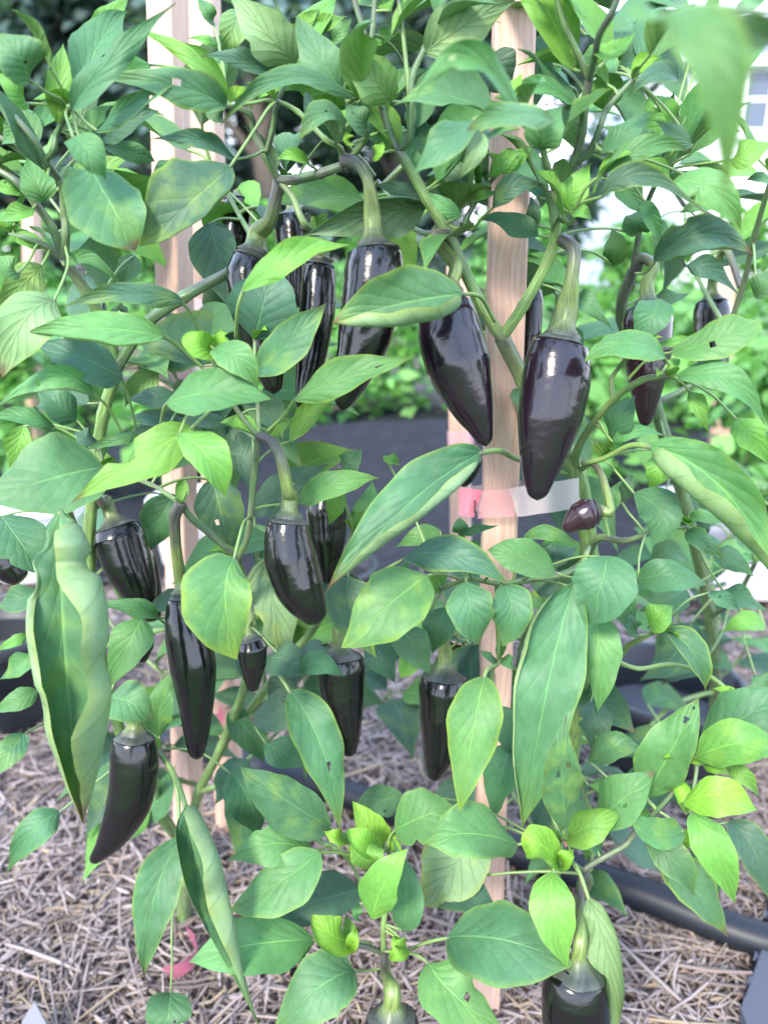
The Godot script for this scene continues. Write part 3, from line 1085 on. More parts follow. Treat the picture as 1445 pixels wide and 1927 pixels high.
# ---------------------------------------------------------------- what grows where
# leaf rows: blade base, a point of the midrib, tip (photo pixels); half widths to the left and right of that way; distance of base and tip; tone; extras
func left_leaves() -> Array:
	return [
		[57,152, 38,105, 2,62, 44,46, .38,.37, 1, {"fl":4,"fr":8,"dr":0.0,"tw":0.0,"k":-0.6}],
		[52,196, 28,165, -14,128, 26,26, .41,.40, 3],
		[109,232, 113,150, 120,72, 22,22, .42,.43, 3, {"fl":18,"fr":14}],
		[135,205, 205,118, 331,5, 30,30, .39,.39, 1, {"fl":6,"fr":22,"k":0.6}],
		[178,85, 206,35, 247,-18, 22,20, .46,.47, 3, {"fl":20}],
		[284,122, 240,128, 192,148, 20,20, .48,.48, 3],
		[427,201, 325,158, 172,142, 36,34, .42,.40, 1, {"fl":10,"fr":26,"ye":0.7,"k":0.5}],
		[427,196, 365,105, 230,44, 22,16, .45,.45, 3, {"ye":0.5,"br":1,"cr":70}],
		[182,248, 245,197, 328,157, 15,28, .415,.40, 1, {"ye":0.8,"fr":18}],
		[190,262, 240,228, 302,203, 26,30, .44,.43, 0, {"cl":60,"fr":20}],
		[145,268, 156,222, 196,170, 24,20, .46,.47, 1, {"b":1}],
		[446,302, 370,262, 270,254, 18,16, .43,.41, 0, {"fl":10,"fr":20,"ye":0.5}],
		[436,312, 358,382, 264,463, 46,82, .415,.40, 0, {"fl":14,"cl":90,"pl":3.0,"fr":4,"ye":0.9,"k":-0.7}],
		[170,318, 211,388, 257,472, 58,76, .40,.39, 1, {"fl":4,"fr":6,"br":1,"ye":0.35,"k":-0.9,"up":0.7}],
		[138,258, 170,288, 203,337, 30,32, .385,.38, 2, {"up":0.8,"k":-0.5}],
		[85,380, 68,338, 50,295, 30,30, .42,.43, 2],
		[64,392, 30,402, -14,410, 18,20, .44,.44, 3],
		[44,362, 15,352, -20,346, 16,14, .45,.45, 3],
		[198,276, 250,286, 300,302, 22,20, .45,.45, 2],
		[395,204, 410,215, 428,232, 18,18, .47,.47, 1],
		[447,20, 436,60, 424,106, 26,24, .46,.45, 3, {"b":1}],
		[556,122, 502,62, 428,-14, 44,42, .44,.43, 2, {"b":1,"up":0.0}],
		[404,46, 390,18, 368,-14, 14,14, .48,.48, 2],
		[412,82, 385,74, 352,70, 10,10, .47,.47, 3],
		[532,152, 458,114, 377,105, 18,22, .45,.43, 0, {"fr":22}],
		[668,188, 540,146, 415,236, 26,26, .41,.385, 1, {"fl":20,"fr":14,"ye":0.6,"k":0.6}],
		[642,168, 600,104, 557,31, 38,36, .42,.43, 1, {"fl":12,"fr":16,"ye":0.3}],
		[548,62, 575,40, 604,12, 14,15, .47,.47, 3],
		[592,64, 620,42, 655,30, 18,16, .47,.47, 3],
		[625,82, 642,56, 663,32, 14,15, .46,.46, 2],
		[585,312, 548,292, 512,300, 13,12, .45,.45, 3, {"cl":40}],
		[650,244, 612,212, 562,262, 32,28, .40,.375, 1, {"cl":30,"k":-0.4,"ye":0.6}],
		[690,248, 672,215, 652,188, 26,22, .41,.41, 1, {"fl":22}],
		[80,500, 40,540, -8,590, 26,26, .44,.44, 3, {"b":1,"ye":0.9,"mot":0.5}],
		[105,566, 46,604, 4,712, 58,44, .40,.375, 2, {"b":1,"cl":30,"up":0.3,"ye":0.6,"k":-0.5}],
		[36,516, 14,500, -16,478, 22,24, .42,.42, 2],
		[345,567, 240,552, 113,574, 24,22, .41,.385, 0, {"fl":6,"fr":24,"ye":0.5,"pet":[[365,600,.42],[380,650,.43]]}],
		[310,632, 172,616, 30,625, 34,36, .395,.375, 2, {"fl":10,"cl":140,"pl":3.0,"fr":2,"ye":0.5,"up":0.2,"pet":[[340,655,.41],[382,692,.42]]}],
		[232,712, 165,676, 57,640, 44,38, .42,.41, 0, {"fl":8,"fr":6,"k":-0.3,"pet":[[244,752,.43],[257,806,.44]]}],
		[386,690, 305,656, 230,634, 14,20, .43,.43, 0, {"fl":14}],
		[176,738, 92,712, -18,776, 26,22, .405,.39, 2, {"fl":12,"cl":140,"pl":2.6,"fr":6,"up":0.2,"pet":[[205,768,.42],[232,818,.43]]}],
		[145,790, 108,760, 66,730, 30,30, .45,.45, 1],
		[104,802, 50,785, -22,778, 18,20, .44,.43, 2],
		[404,668, 372,648, 346,632, 24,24, .385,.375, 4, {"cr":60,"k":-0.8}],
		[404,664, 412,640, 418,616, 14,14, .385,.38, 4, {"cl":50}],
		[402,656, 445,672, 486,727, 30,32, .375,.365, 2, {"fl":16,"fr":8,"k":-0.6}],
		[312,758, 410,738, 511,751, 42,46, .375,.365, 2, {"fl":6,"fr":16,"k":-0.4,"pet":[[308,772,.39],[303,800,.42]]}],
		[344,760, 290,748, 235,752, 20,20, .45,.45, 0],
		[372,806, 300,790, 236,786, 18,18, .46,.46, 0],
		[435,800, 375,790, 320,800, 18,18, .45,.45, 0],
		[362,806, 258,864, 133,946, 50,40, .385,.365, 3, {"fl":10,"fr":6,"k":0.3,"bite":[[0.56,1,0.75,0.085]],"ye":0.5}],
		[336,816, 388,858, 426,937, 42,30, .37,.36, 3, {"fl":6,"fr":12,"k":-0.7}],
		[195,878, 95,900, -45,938, 72,80, .41,.37, 1, {"fl":6,"fr":4,"k":-0.4,"ye":0.2}],
		[262,815, 215,830, 162,846, 12,13, .43,.43, 2],
		[185,830, 160,822, 140,812, 18,18, .45,.45, 0],
		[400,902, 418,975, 440,1065, 44,44, .46,.46, 0],
		[476,826, 450,838, 420,850, 22,22, .46,.46, 0],
		[478,638, 495,572, 512,497, 64,68, .43,.43, 0, {"fl":4,"fr":4,"k":-0.9}],
		[482,700, 545,642, 615,570, 40,44, .405,.40, 1, {"fl":4,"fr":14,"br":0.5,"ye":0.7,"k":-0.1}],
		[455,548, 552,486, 664,447, 34,24, .385,.385, 3, {"fl":4,"fr":26,"ye":0.5,"k":-0.3,"pet":[[448,580,.39],[444,635,.41]]}],
		[552,753, 660,706, 784,670, 36,32, .395,.385, 2, {"fl":4,"fr":8,"ye":0.7,"pet":[[532,785,.41],[500,815,.42]]}],
		[508,816, 530,800, 555,783, 14,14, .42,.42, 3],
		[545,832, 590,775, 642,742, 22,18, .45,.46, 3, {"fr":20,"cl":40}],
		[470,965, 545,916, 619,868, 38,36, .44,.44, 0, {"br":0.8}],
		[562,948, 636,908, 719,893, 26,28, .43,.43, 2, {"fl":14,"fr":12}],
		[640,890, 658,868, 682,844, 22,24, .46,.46, 1, {"ye":0.6}],
		[640,925, 630,955, 616,990, 18,18, .45,.45, 3],
		[2,970, 38,1020, 84,1084, 44,44, .42,.40, 1, {"up":0.7}],
		[114,958, 122,1230, 160,1562, 70,54, .375,.335, 1, {"fl":26,"cl":170,"pl":1.55,"fr":20,"cr":170,"pr":4.0,"ye":0.7,"br":0.8,"mot":0.2,"k":-0.5,"wav":0.06,"up":0.0,"bite":[[0.13,1,0.35,0.035],[0.27,1,0.22,0.05],[0.22,-1,0.30,0.03],[0.62,1,0.12,0.06],[0.5,-1,0.12,0.05]]}],
		[300,1162, 245,1140, 176,1143, 16,16, .43,.42, 2, {"cl":30}],
		[268,1162, 238,1220, 198,1308, 42,38, .425,.41, 2, {"fl":10,"fr":6}],
		[203,1314, 245,1322, 289,1354, 32,36, .43,.42, 1, {"k":-0.6,"br":0.4}],
		[441,1050, 424,1128, 448,1248, 48,80, .37,.355, 2, {"fl":4,"fr":12,"ye":0.9,"k":-0.9}],
		[300,1388, 304,1320, 330,1258, 26,26, .52,.52, 2],
		[52,1195, 20,1210, -14,1228, 12,12, .45,.45, 3],
		[72,1300, 30,1318, -14,1342, 22,20, .46,.45, 2],
		[48,1380, 15,1418, -20,1465, 26,24, .42,.40, 1, {"pet":[[70,1368,.44],[110,1352,.48]]}],
		[64,1232, 30,1255, -10,1280, 22,20, .50,.50, 2, {"mot":0.4}],
		[505,1046, 515,1140, 548,1245, 46,46, .47,.46, 1, {"b":1,"ye":0.6,"mot":0.5}],
		[498,1236, 540,1244, 588,1272, 32,32, .455,.44, 0, {"fl":6}],
		[552,1276, 524,1298, 494,1326, 26,26, .48,.48, 0],
		[572,1312, 520,1340, 462,1352, 34,34, .47,.47, 0, {"k":-0.5}],
		[545,1300, 606,1410, 640,1565, 44,44, .45,.42, 1, {"fl":10,"fr":16,"ye":0.9,"k":0.1}],
		[565,1262, 610,1250, 658,1277, 22,20, .44,.44, 1],
		[655,1084, 662,1150, 708,1238, 48,46, .445,.43, 0, {"ye":0.5}],
		[114,1528, 58,1568, 6,1656, 36,30, .42,.405, 1, {"ye":0.5,"fr":12}],
		[340,1576, 286,1706, 274,1862, 46,42, .40,.36, 1, {"fl":24,"fr":8,"ye":0.7,"br":0.9}],
		[322,1868, 316,1920, 308,2000, 42,42, .385,.36, 1, {"pet":[[324,1810,.39],[324,1745,.40],[332,1660,.43]]}],
		[350,1514, 392,1690, 500,1960, 36,28, .385,.345, 1, {"fl":26,"cl":162,"pl":1.55,"fr":10,"cr":90,"pr":3.0,"ye":0.5,"mot":0.2,"up":0.0,"pet":[[330,1462,.41],[302,1418,.43]]}],
		[432,1452, 470,1510, 486,1584, 38,40, .44,.43, 1, {"fl":16}],
		[588,1602, 506,1588, 424,1622, 34,28, .405,.39, 2, {"fl":4,"fr":6}],
		[602,1602, 520,1664, 424,1712, 48,38, .39,.375, 2, {"fl":8,"fr":4,"k":-0.5,"pet":[[635,1604,.40],[668,1612,.41]]}],
		[592,1768, 470,1778, 345,1804, 44,40, .385,.36, 2, {"fl":6,"fr":6,"k":-0.2,"pet":[[640,1768,.39],[700,1778,.395]]}],
		[624,1558, 534,1504, 452,1443, 46,36, .415,.41, 1, {"fl":8,"fr":4}],
		[684,1672, 580,1700, 468,1738, 34,36, .43,.41, 0],
		[470,1430, 430,1470, 400,1520, 28,28, .50,.50, 0],
		[500,1400, 540,1420, 590,1440, 26,26, .50,.49, 1],
		[430,1340, 470,1380, 500,1440, 30,28, .52,.52, 1],
		[262,1540, 300,1500, 330,1440, 30,30, .53,.53, 1],
		[40,220, 20,250, -6,270, 20,20, .44,.44, 2],
		[150,300, 170,250, 215,215, 22,20, .47,.47, 2],
		[330,300, 310,330, 300,370, 20,20, .56,.56, 1],
		[20,440, 60,452, 95,468, 16,18, .46,.46, 3],
		[120,500, 175,488, 232,545, 12,16, .45,.45, 2, {"fl":20}],
		[255,480, 240,510, 225,555, 22,22, .52,.52, 1],
		[110,640, 125,680, 130,720, 30,30, .47,.47, 1],
		[300,700, 260,730, 235,770, 22,22, .50,.50, 3, {"b":1}],
		[45,800, 30,850, 12,900, 22,24, .48,.48, 3],
		[330,930, 300,980, 280,1040, 36,36, .54,.54, 1],
		[70,1110, 30,1130, -10,1140, 26,26, .52,.52, 1],
		[600,1120, 560,1080, 540,1020, 30,30, .52,.52, 1],
		[665,1010, 690,960, 700,900, 26,26, .53,.54, 2],
	]

func right_leaves() -> Array:
	return [
		[736,192, 704,150, 662,112, 40,40, .415,.405, 3, {"fl":16,"fr":10,"k":-0.8,"b":1,"up":0.1}],
		[700,82, 728,64, 757,58, 12,14, .46,.46, 3],
		[700,300, 712,282, 722,262, 12,12, .42,.42, 4],
		[660,272, 655,258, 652,243, 11,11, .42,.42, 4],
		[800,100, 880,44, 972,2, 44,44, .43,.43, 2, {"fl":10,"fr":8,"b":1,"up":0.0}],
		[985,230, 885,112, 780,184, 30,28, .335,.32, 2, {"fl":24,"fr":10,"k":-0.2}],
		[912,108, 938,138, 962,180, 44,44, .47,.47, 0],
		[1040,226, 955,214, 872,243, 34,26, .34,.32, 1, {"ye":0.9,"br":0.9,"fl":16,"fr":8}],
		[890,226, 835,270, 770,326, 38,36, .37,.36, 1, {"up":0.9,"ye":0.4}],
		[905,248, 892,290, 864,336, 20,20, .37,.36, 2, {"b":1}],
		[852,372, 780,362, 705,346, 26,22, .46,.46, 0],
		[800,392, 690,404, 572,446, 34,30, .46,.45, 1, {"fl":26,"fr":20,"cr":60,"b":1,"up":-0.5}],
		[868,408, 835,384, 802,361, 17,16, .43,.43, 2],
		[890,376, 914,366, 942,358, 10,10, .44,.44, 3],
		[918,334, 950,300, 986,278, 16,16, .43,.43, 3],
		[926,392, 972,350, 1032,348, 24,20, .43,.43, 0, {"pet":[[905,412,.44],[892,430,.45],[878,432,.455]]}],
		[1082,197, 1015,164, 950,180, 22,20, .42,.41, 2, {"ye":0.5,"cl":40,"fr":10}],
		[1018,282, 1030,235, 1062,194, 36,36, .385,.385, 2, {"fl":14}],
		[944,326, 970,298, 1002,274, 18,18, .44,.44, 3],
		[1040,122, 1062,82, 1096,42, 26,26, .45,.45, 3],
		[1118,88, 1155,92, 1196,62, 18,20, .40,.40, 3, {"fr":22}],
		[1155,128, 1200,88, 1247,52, 15,15, .45,.45, 3, {"b":1}],
		[1165,132, 1205,100, 1246,88, 20,18, .44,.44, 0],
		[1135,208, 1142,160, 1150,108, 30,30, .46,.46, 3],
		[1276,152, 1232,136, 1178,184, 22,20, .40,.39, 0, {"fl":16}],
		[1130,286, 1176,250, 1225,208, 28,26, .41,.41, 1, {"up":0.9}],
		[1135,326, 1212,278, 1299,286, 24,22, .40,.40, 2, {"fl":20,"fr":14,"ye":0.3}],
		[1302,276, 1268,248, 1230,227, 20,18, .42,.42, 1],
		[1258,242, 1242,208, 1218,174, 32,30, .45,.45, 3],
		[1130,372, 1206,332, 1338,408, 24,24, .39,.385, 0, {"fl":14,"fr":24,"ye":0.9,"k":0.3}],
		[1262,345, 1225,318, 1188,302, 24,24, .45,.45, 3],
		[1262,345, 1338,354, 1397,437, 36,34, .40,.385, 2, {"fl":4,"fr":12,"k":-0.4,"ye":0.4}],
		[1362,382, 1316,384, 1268,401, 18,16, .44,.44, 2],
		[1056,402, 1082,352, 1112,305, 28,30, .43,.43, 3],
		[1075,402, 1098,400, 1120,424, 14,14, .41,.41, 3, {"cr":50}],
		[1196,442, 1200,415, 1212,388, 26,26, .46,.46, 1],
		[1212,378, 1228,418, 1257,466, 15,15, .43,.43, 2, {"fl":24}],
		[1230,492, 1325,440, 1425,486, 34,30, .415,.40, 0, {"fl":6,"fr":20,"cr":120,"pr":1.8,"ye":0.7,"br":1,"k":-0.2,"up":0.0,"pet":[[1215,512,.43],[1195,515,.44]]}],
		[1000,428, 1003,398, 998,366, 14,14, .46,.46, 0],
		[1150,500, 1158,465, 1150,430, 22,22, .50,.50, 2],
		[872,552, 748,572, 623,609, 40,62, .395,.375, 1, {"fl":20,"cl":175,"pl":1.7,"fr":10,"ye":1.0,"br":0.7,"k":-0.5,"up":0.0,"pet":[[905,560,.415],[930,605,.43]]}],
		[906,850, 766,950, 615,1112, 36,58, .395,.355, 1, {"fl":18,"cl":175,"pl":1.9,"fr":6,"ye":0.6,"br":0.9,"k":-0.2,"up":0.0,"pet":[[938,848,.41],[968,862,.43],[1030,882,.462],[1086,894,.478]]}],
		[722,858, 738,864, 756,876, 10,11, .47,.47, 3],
		[1252,676, 1178,644, 1093,677, 34,30, .40,.385, 2, {"up":1.0,"k":-0.6}],
		[1242,562, 1222,598, 1192,642, 34,30, .425,.42, 1, {"fl":6,"fr":16,"k":-0.5}],
		[1080,566, 1108,574, 1152,622, 22,22, .45,.44, 1],
		[1302,640, 1255,644, 1208,652, 9,9, .43,.43, 3],
		[1262,664, 1355,636, 1434,597, 36,36, .405,.39, 2, {"k":-1.4,"fl":4,"fr":6,"pet":[[1220,675,.42],[1180,715,.43]]}],
		[1272,712, 1362,712, 1436,798, 32,28, .40,.38, 2, {"fl":4,"fr":24,"k":-0.3}],
		[1296,735, 1316,770, 1335,819, 16,15, .41,.40, 3],
		[1218,838, 1365,925, 1478,1120, 46,44, .40,.365, 2, {"fl":8,"fr":24,"cr":164,"pr":1.6,"ye":0.4,"mot":0.2,"k":-0.2,"up":0.0,"pet":[[1187,838,.41],[1132,864,.43],[1094,871,.44]]}],
		[1384,788, 1415,825, 1458,884, 26,26, .415,.405, 3, {"fl":20}],
		[1145,826, 1168,785, 1197,738, 26,26, .435,.43, 1],
		[1150,832, 1200,812, 1254,822, 13,14, .43,.43, 2],
		[1238,846, 1285,885, 1319,936, 13,13, .43,.42, 2],
		[1250,850, 1236,888, 1214,926, 24,22, .45,.45, 3],
		[1192,928, 1242,966, 1226,1026, 38,38, .42,.40, 1, {"k":-0.8}],
		[1168,944, 1180,915, 1190,888, 13,13, .44,.44, 0],
		[1140,962, 1156,932, 1174,900, 16,16, .46,.46, 2],
		[802,1082, 730,1140, 645,1219, 62,58, .385,.365, 2, {"fl":4,"fr":6,"mot":0.3,"k":-0.7,"up":0.6,"ye":0.4,"bite":[[0.5,1,0.14,0.06]],"pet":[[828,1080,.40],[866,1090,.43]]}],
		[752,1178, 778,1216, 810,1269, 34,34, .415,.405, 1, {"fl":4,"fr":10}],
		[784,1222, 770,1248, 752,1277, 22,20, .43,.42, 3, {"ye":1.0,"br":0.8}],
		[838,1143, 824,1185, 812,1238, 34,34, .425,.42, 1, {"ye":0.3}],
		[758,1052, 860,1046, 974,1112, 36,32, .405,.38, 0, {"fl":6,"fr":4,"ye":0.8,"br":0.5,"pet":[[720,1075,.42],[690,1100,.44]]}],
		[876,1094, 886,1150, 908,1219, 44,44, .38,.37, 1, {"fl":6,"fr":6,"k":-0.6,"ye":0.4,"br":0.2}],
		[944,1098, 962,1150, 944,1217, 40,36, .385,.375, 1, {"fl":4,"fr":14,"k":-0.7,"ye":0.5}],
		[866,1010, 866,992, 862,972, 16,16, .44,.44, 2],
		[862,1002, 900,996, 939,988, 8,9, .44,.43, 1, {"ye":0.5}],
		[1046,1078, 976,1046, 913,1030, 32,34, .395,.385, 2, {"fl":8,"fr":4,"k":-0.5,"pet":[[1070,1086,.40],[1110,1090,.43]]}],
		[911,1272, 888,1382, 864,1528, 50,50, .395,.365, 2, {"fl":8,"fr":8,"ye":0.9,"mot":0.1,"k":-0.3,"pet":[[918,1258,.40],[938,1246,.42],[940,1200,.44]]}],
		[700,1205, 720,1240, 748,1288, 30,30, .47,.47, 0],
		[936,1244, 920,1236, 902,1224, 10,10, .42,.42, 1],
		[944,1238, 958,1248, 974,1262, 12,12, .42,.42, 2],
		[1140,1046, 1130,1104, 1100,1171, 60,52, .385,.375, 1, {"fl":14,"fr":6,"k":-0.9,"up":0.7}],
		[1200,1094, 1262,1082, 1332,1100, 30,34, .40,.39, 1, {"k":-0.4}],
		[1080,1098, 1024,1320, 982,1582, 60,58, .385,.345, 1, {"fl":10,"cl":50,"pl":3.0,"fr":10,"cr":150,"pr":4.0,"ye":0.7,"wav":0.07,"k":-0.2,"up":0.1,"pet":[[1094,1070,.40],[1106,1030,.43]]}],
		[1121,1152, 1126,1240, 1124,1340, 42,26, .40,.38, 2, {"fl":8,"fr":10,"k":-0.2}],
		[1064,1562, 1058,1452, 1062,1345, 40,38, .325,.318, 1, {"fl":10,"fr":10,"ye":0.4,"br":0.5,"pl":1.8,"hole":[[0.56,0.35,0.03,0.22],[0.47,-0.2,0.022,0.12]]}],
		[1110,1320, 1120,1370, 1112,1424, 30,30, .45,.44, 0],
		[1212,1500, 1268,1402, 1314,1307, 44,38, .40,.40, 2, {"fl":8,"fr":14,"ye":0.4,"br":0.4,"k":0.2,"pl":1.8,"hole":[[0.74,-0.1,0.022,0.2],[0.86,0.1,0.018,0.2]]}],
		[1105,1432, 1165,1402, 1222,1416, 22,24, .43,.42, 1],
		[1254,1184, 1308,1236, 1331,1309, 34,26, .42,.41, 1, {"fl":6,"fr":50,"ye":1.0,"pet":[[1222,1196,.43],[1200,1210,.44]]}],
		[1222,1178, 1242,1155, 1268,1140, 24,26, .40,.40, 3],
		[1200,1196, 1190,1175, 1188,1150, 16,16, .43,.43, 1],
		[1315,1400, 1395,1352, 1480,1296, 46,38, .40,.39, 1, {"k":-0.4,"fl":4,"fr":12}],
		[1308,1426, 1398,1398, 1490,1412, 36,36, .385,.37, 3, {"k":-0.3,"fr":16}],
		[1322,1440, 1352,1446, 1386,1462, 10,11, .39,.38, 4],
		[1366,1438, 1400,1462, 1432,1502, 16,16, .40,.39, 3],
		[984,1014, 1038,1004, 1096,1033, 17,15, .42,.415, 2, {"ye":0.7}],
		[1022,1062, 1050,1044, 1086,1032, 22,22, .45,.45, 0],
		[1002,1092, 1036,1104, 1072,1132, 22,24, .46,.46, 0],
		[1002,1112, 1022,1134, 1046,1162, 20,20, .48,.48, 2, {"mot":0.6}],
		[1334,1114, 1364,1128, 1398,1152, 16,16, .44,.44, 1],
		[1358,1112, 1400,1128, 1452,1152, 22,20, .46,.46, 1],
		[1296,972, 1332,972, 1372,984, 14,14, .46,.46, 2],
		[1288,1000, 1325,1022, 1366,1057, 22,20, .45,.45, 2, {"ye":0.9}],
		[1340,1038, 1380,1055, 1424,1088, 24,22, .47,.47, 1],
		[975,1590, 884,1568, 795,1581, 36,42, .385,.36, 2, {"fl":6,"fr":4,"k":-0.5,"up":0.7}],
		[884,1556, 850,1636, 783,1709, 60,66, .43,.42, 1, {"b":1,"ye":0.7,"mot":0.5,"k":-0.4}],
		[790,1680, 878,1684, 956,1748, 32,30, .43,.41, 0, {"ye":0.4}],
		[1062,1580, 1112,1552, 1168,1528, 20,28, .385,.38, 3, {"fl":20,"cl":40}],
		[1122,1544, 1172,1504, 1233,1448, 40,34, .39,.385, 2, {"fl":6,"fr":10}],
		[1052,1628, 1014,1588, 976,1604, 30,28, .37,.355, 4, {"cl":90,"k":-0.8}],
		[1040,1640, 1040,1722, 1068,1822, 42,42, .37,.345, 3, {"fl":8,"fr":8,"k":-0.2,"ye":0.3}],
		[1054,1632, 1066,1612, 1084,1592, 14,14, .37,.37, 4],
		[1106,1688, 1142,1798, 1160,1960, 26,36, .375,.345, 2, {"b":1,"fl":12,"cl":80,"fr":4,"k":-0.3,"ye":0.5}],
		[1287,1566, 1226,1566, 1162,1513, 22,24, .385,.38, 2, {"fl":14,"cr":40}],
		[1300,1530, 1346,1606, 1390,1716, 38,36, .37,.35, 3, {"fl":8,"fr":8,"ye":0.3}],
		[1284,1512, 1358,1496, 1437,1526, 28,34, .365,.355, 4, {"fl":4,"fr":10,"k":-0.3}],
		[1215,1584, 1274,1626, 1316,1697, 32,30, .395,.38, 1, {"fl":8}],
		[1240,1618, 1314,1682, 1376,1772, 42,36, .41,.39, 1, {"fl":6,"fr":14,"ye":1.0,"br":1}],
		[1372,1544, 1424,1612, 1456,1712, 36,36, .41,.39, 0, {"fr":30,"ye":0.4}],
		[1104,1568, 1120,1590, 1136,1622, 16,16, .41,.41, 1],
		[965,1400, 940,1470, 930,1560, 34,34, .46,.45, 1],
		[1050,1500, 1085,1540, 1100,1590, 26,26, .43,.43, 1],
		[1300,1600, 1340,1640, 1360,1690, 26,26, .45,.45, 1],
		[1060,620, 1080,650, 1100,690, 24,24, .52,.52, 1],
		[1060,200, 1075,240, 1090,290, 26,26, .47,.47, 2],
		[820,300, 800,260, 790,210, 24,24, .45,.45, 1],
		[870,330, 900,360, 940,400, 24,22, .52,.52, 0],
		[1160,340, 1190,370, 1220,410, 24,24, .48,.48, 2],
		[1240,250, 1220,290, 1215,340, 24,24, .49,.49, 1],
		[640,190, 625,240, 615,290, 22,22, .50,.50, 1],
		[760,120, 740,160, 735,210, 22,22, .48,.48, 1],
		[850,120, 830,60, 822,0, 20,22, .47,.47, 3],
		[560,330, 590,350, 630,372, 20,20, .56,.56, 1],
		[830,1000, 790,1010, 740,1030, 22,22, .47,.47, 2],
		[930,1330, 960,1380, 965,1440, 30,30, .46,.46, 1],
		[760,1500, 700,1520, 680,1580, 30,30, .48,.47, 1],
		[1130,1100, 1170,1140, 1185,1200, 30,30, .47,.47, 1],
	]

func front_leaves() -> Array:
	return [
		[722,1592, 696,1556, 663,1507, 24,26, .415,.42, 4, {"cr":50,"k":-0.4}],
		[652,1582, 630,1574, 607,1562, 12,12, .40,.395, 4],
		[706,1602, 682,1582, 656,1560, 22,20, .395,.39, 4, {"cl":90,"k":-0.9}],
		[700,1580, 690,1608, 692,1644, 32,32, .395,.385, 3, {"fl":6,"fr":8,"k":-0.8}],
		[700,1730, 722,1662, 766,1595, 36,34, .365,.36, 3, {"fl":6,"fr":12,"k":-0.3}],
		[756,1752, 764,1676, 738,1578, 30,32, .385,.385, 1, {"fl":6,"fr":10}],
		[742,1562, 798,1536, 857,1514, 44,40, .40,.395, 2, {"fl":4,"fr":6,"k":-0.9,"ye":0.3}],
		[842,1764, 950,1770, 1082,1816, 52,58, .375,.345, 1, {"fl":4,"fr":4,"k":-0.6,"up":0.8,"pet":[[800,1774,.38],[764,1790,.39],[724,1790,.395]]}],
		[806,1812, 858,1876, 956,1944, 46,48, .365,.34, 2, {"fl":6,"fr":6,"k":-0.4,"mot":0.15,"bite":[[0.6,-1,0.2,0.1]],"pet":[[780,1796,.375],[724,1790,.39]]}],
		[770,1788, 750,1775, 747,1756, 14,14, .375,.375, 4],
		[768,1788, 748,1794, 727,1802, 12,12, .37,.365, 4],
		[655,1770, 622,1758, 588,1722, 26,26, .385,.38, 4, {"cl":70,"k":-0.9}],
		[660,1790, 664,1768, 672,1746, 13,13, .38,.38, 4],
		[666,1826, 598,1860, 512,1942, 48,48, .375,.35, 1, {"fl":6,"fr":6,"k":-0.5,"ye":0.4,"pet":[[695,1826,.385],[718,1822,.39]]}],
		[676,1700, 672,1720, 680,1736, 10,10, .39,.39, 2],
	]

func rear_leaves() -> Array:
	return [
		[1376,302, 1412,286, 1466,262, 26,26, .46,.46, 3],
		[1462,344, 1430,334, 1396,336, 13,13, .47,.47, 1],
		[1374,132, 1408,108, 1450,70, 18,18, .47,.47, 2],
		[1290,500, 1340,512, 1400,560, 22,20, .52,.52, 0],
		[1420,560, 1440,530, 1462,505, 24,22, .52,.52, 1],
		[1230,560, 1262,560, 1298,552, 16,16, .56,.56, 1],
		[1330,25, 1340,5, 1330,-20, 12,12, .50,.50, 2],
		[1380,24, 1412,8, 1450,-10, 14,14, .50,.50, 2],
		[1392,1000, 1420,1020, 1460,1050, 26,26, .58,.58, 1],
		[1290,1110, 1250,1130, 1200,1150, 30,30, .58,.58, 1],
		[1300,1170, 1270,1230, 1200,1280, 40,40, .62,.62, 0],
		[1440,1180, 1400,1170, 1350,1190, 18,18, .60,.60, 3],
		[1420,1270, 1440,1290, 1470,1320, 22,22, .58,.58, 1],
		[1300,930, 1340,950, 1400,1000, 18,18, .54,.54, 2],
		[1270,870, 1300,905, 1350,930, 16,16, .56,.56, 2],
		[1340,930, 1320,900, 1290,880, 18,18, .58,.58, 3],
		[1225,1060, 1260,1040, 1300,1060, 24,24, .56,.56, 1],
		[1330,1240, 1290,1250, 1240,1290, 24,24, .64,.64, 0],
	]

func near_leaves() -> Array:
	return [
		[1246,24, 1345,125, 1362,390, 58,46, .175,.165, 2, {"fl":4,"fr":14,"ye":0.8,"pet":[[1320,10,.18],[1420,20,.2],[1520,40,.22]]}],
		[1470,70, 1360,50, 1240,36, 26,22, .235,.225, 1, {"b":1}],
		[1262,30, 1215,20, 1150,10, 26,28, .22,.215, 2, {"up":1.2}],
	]

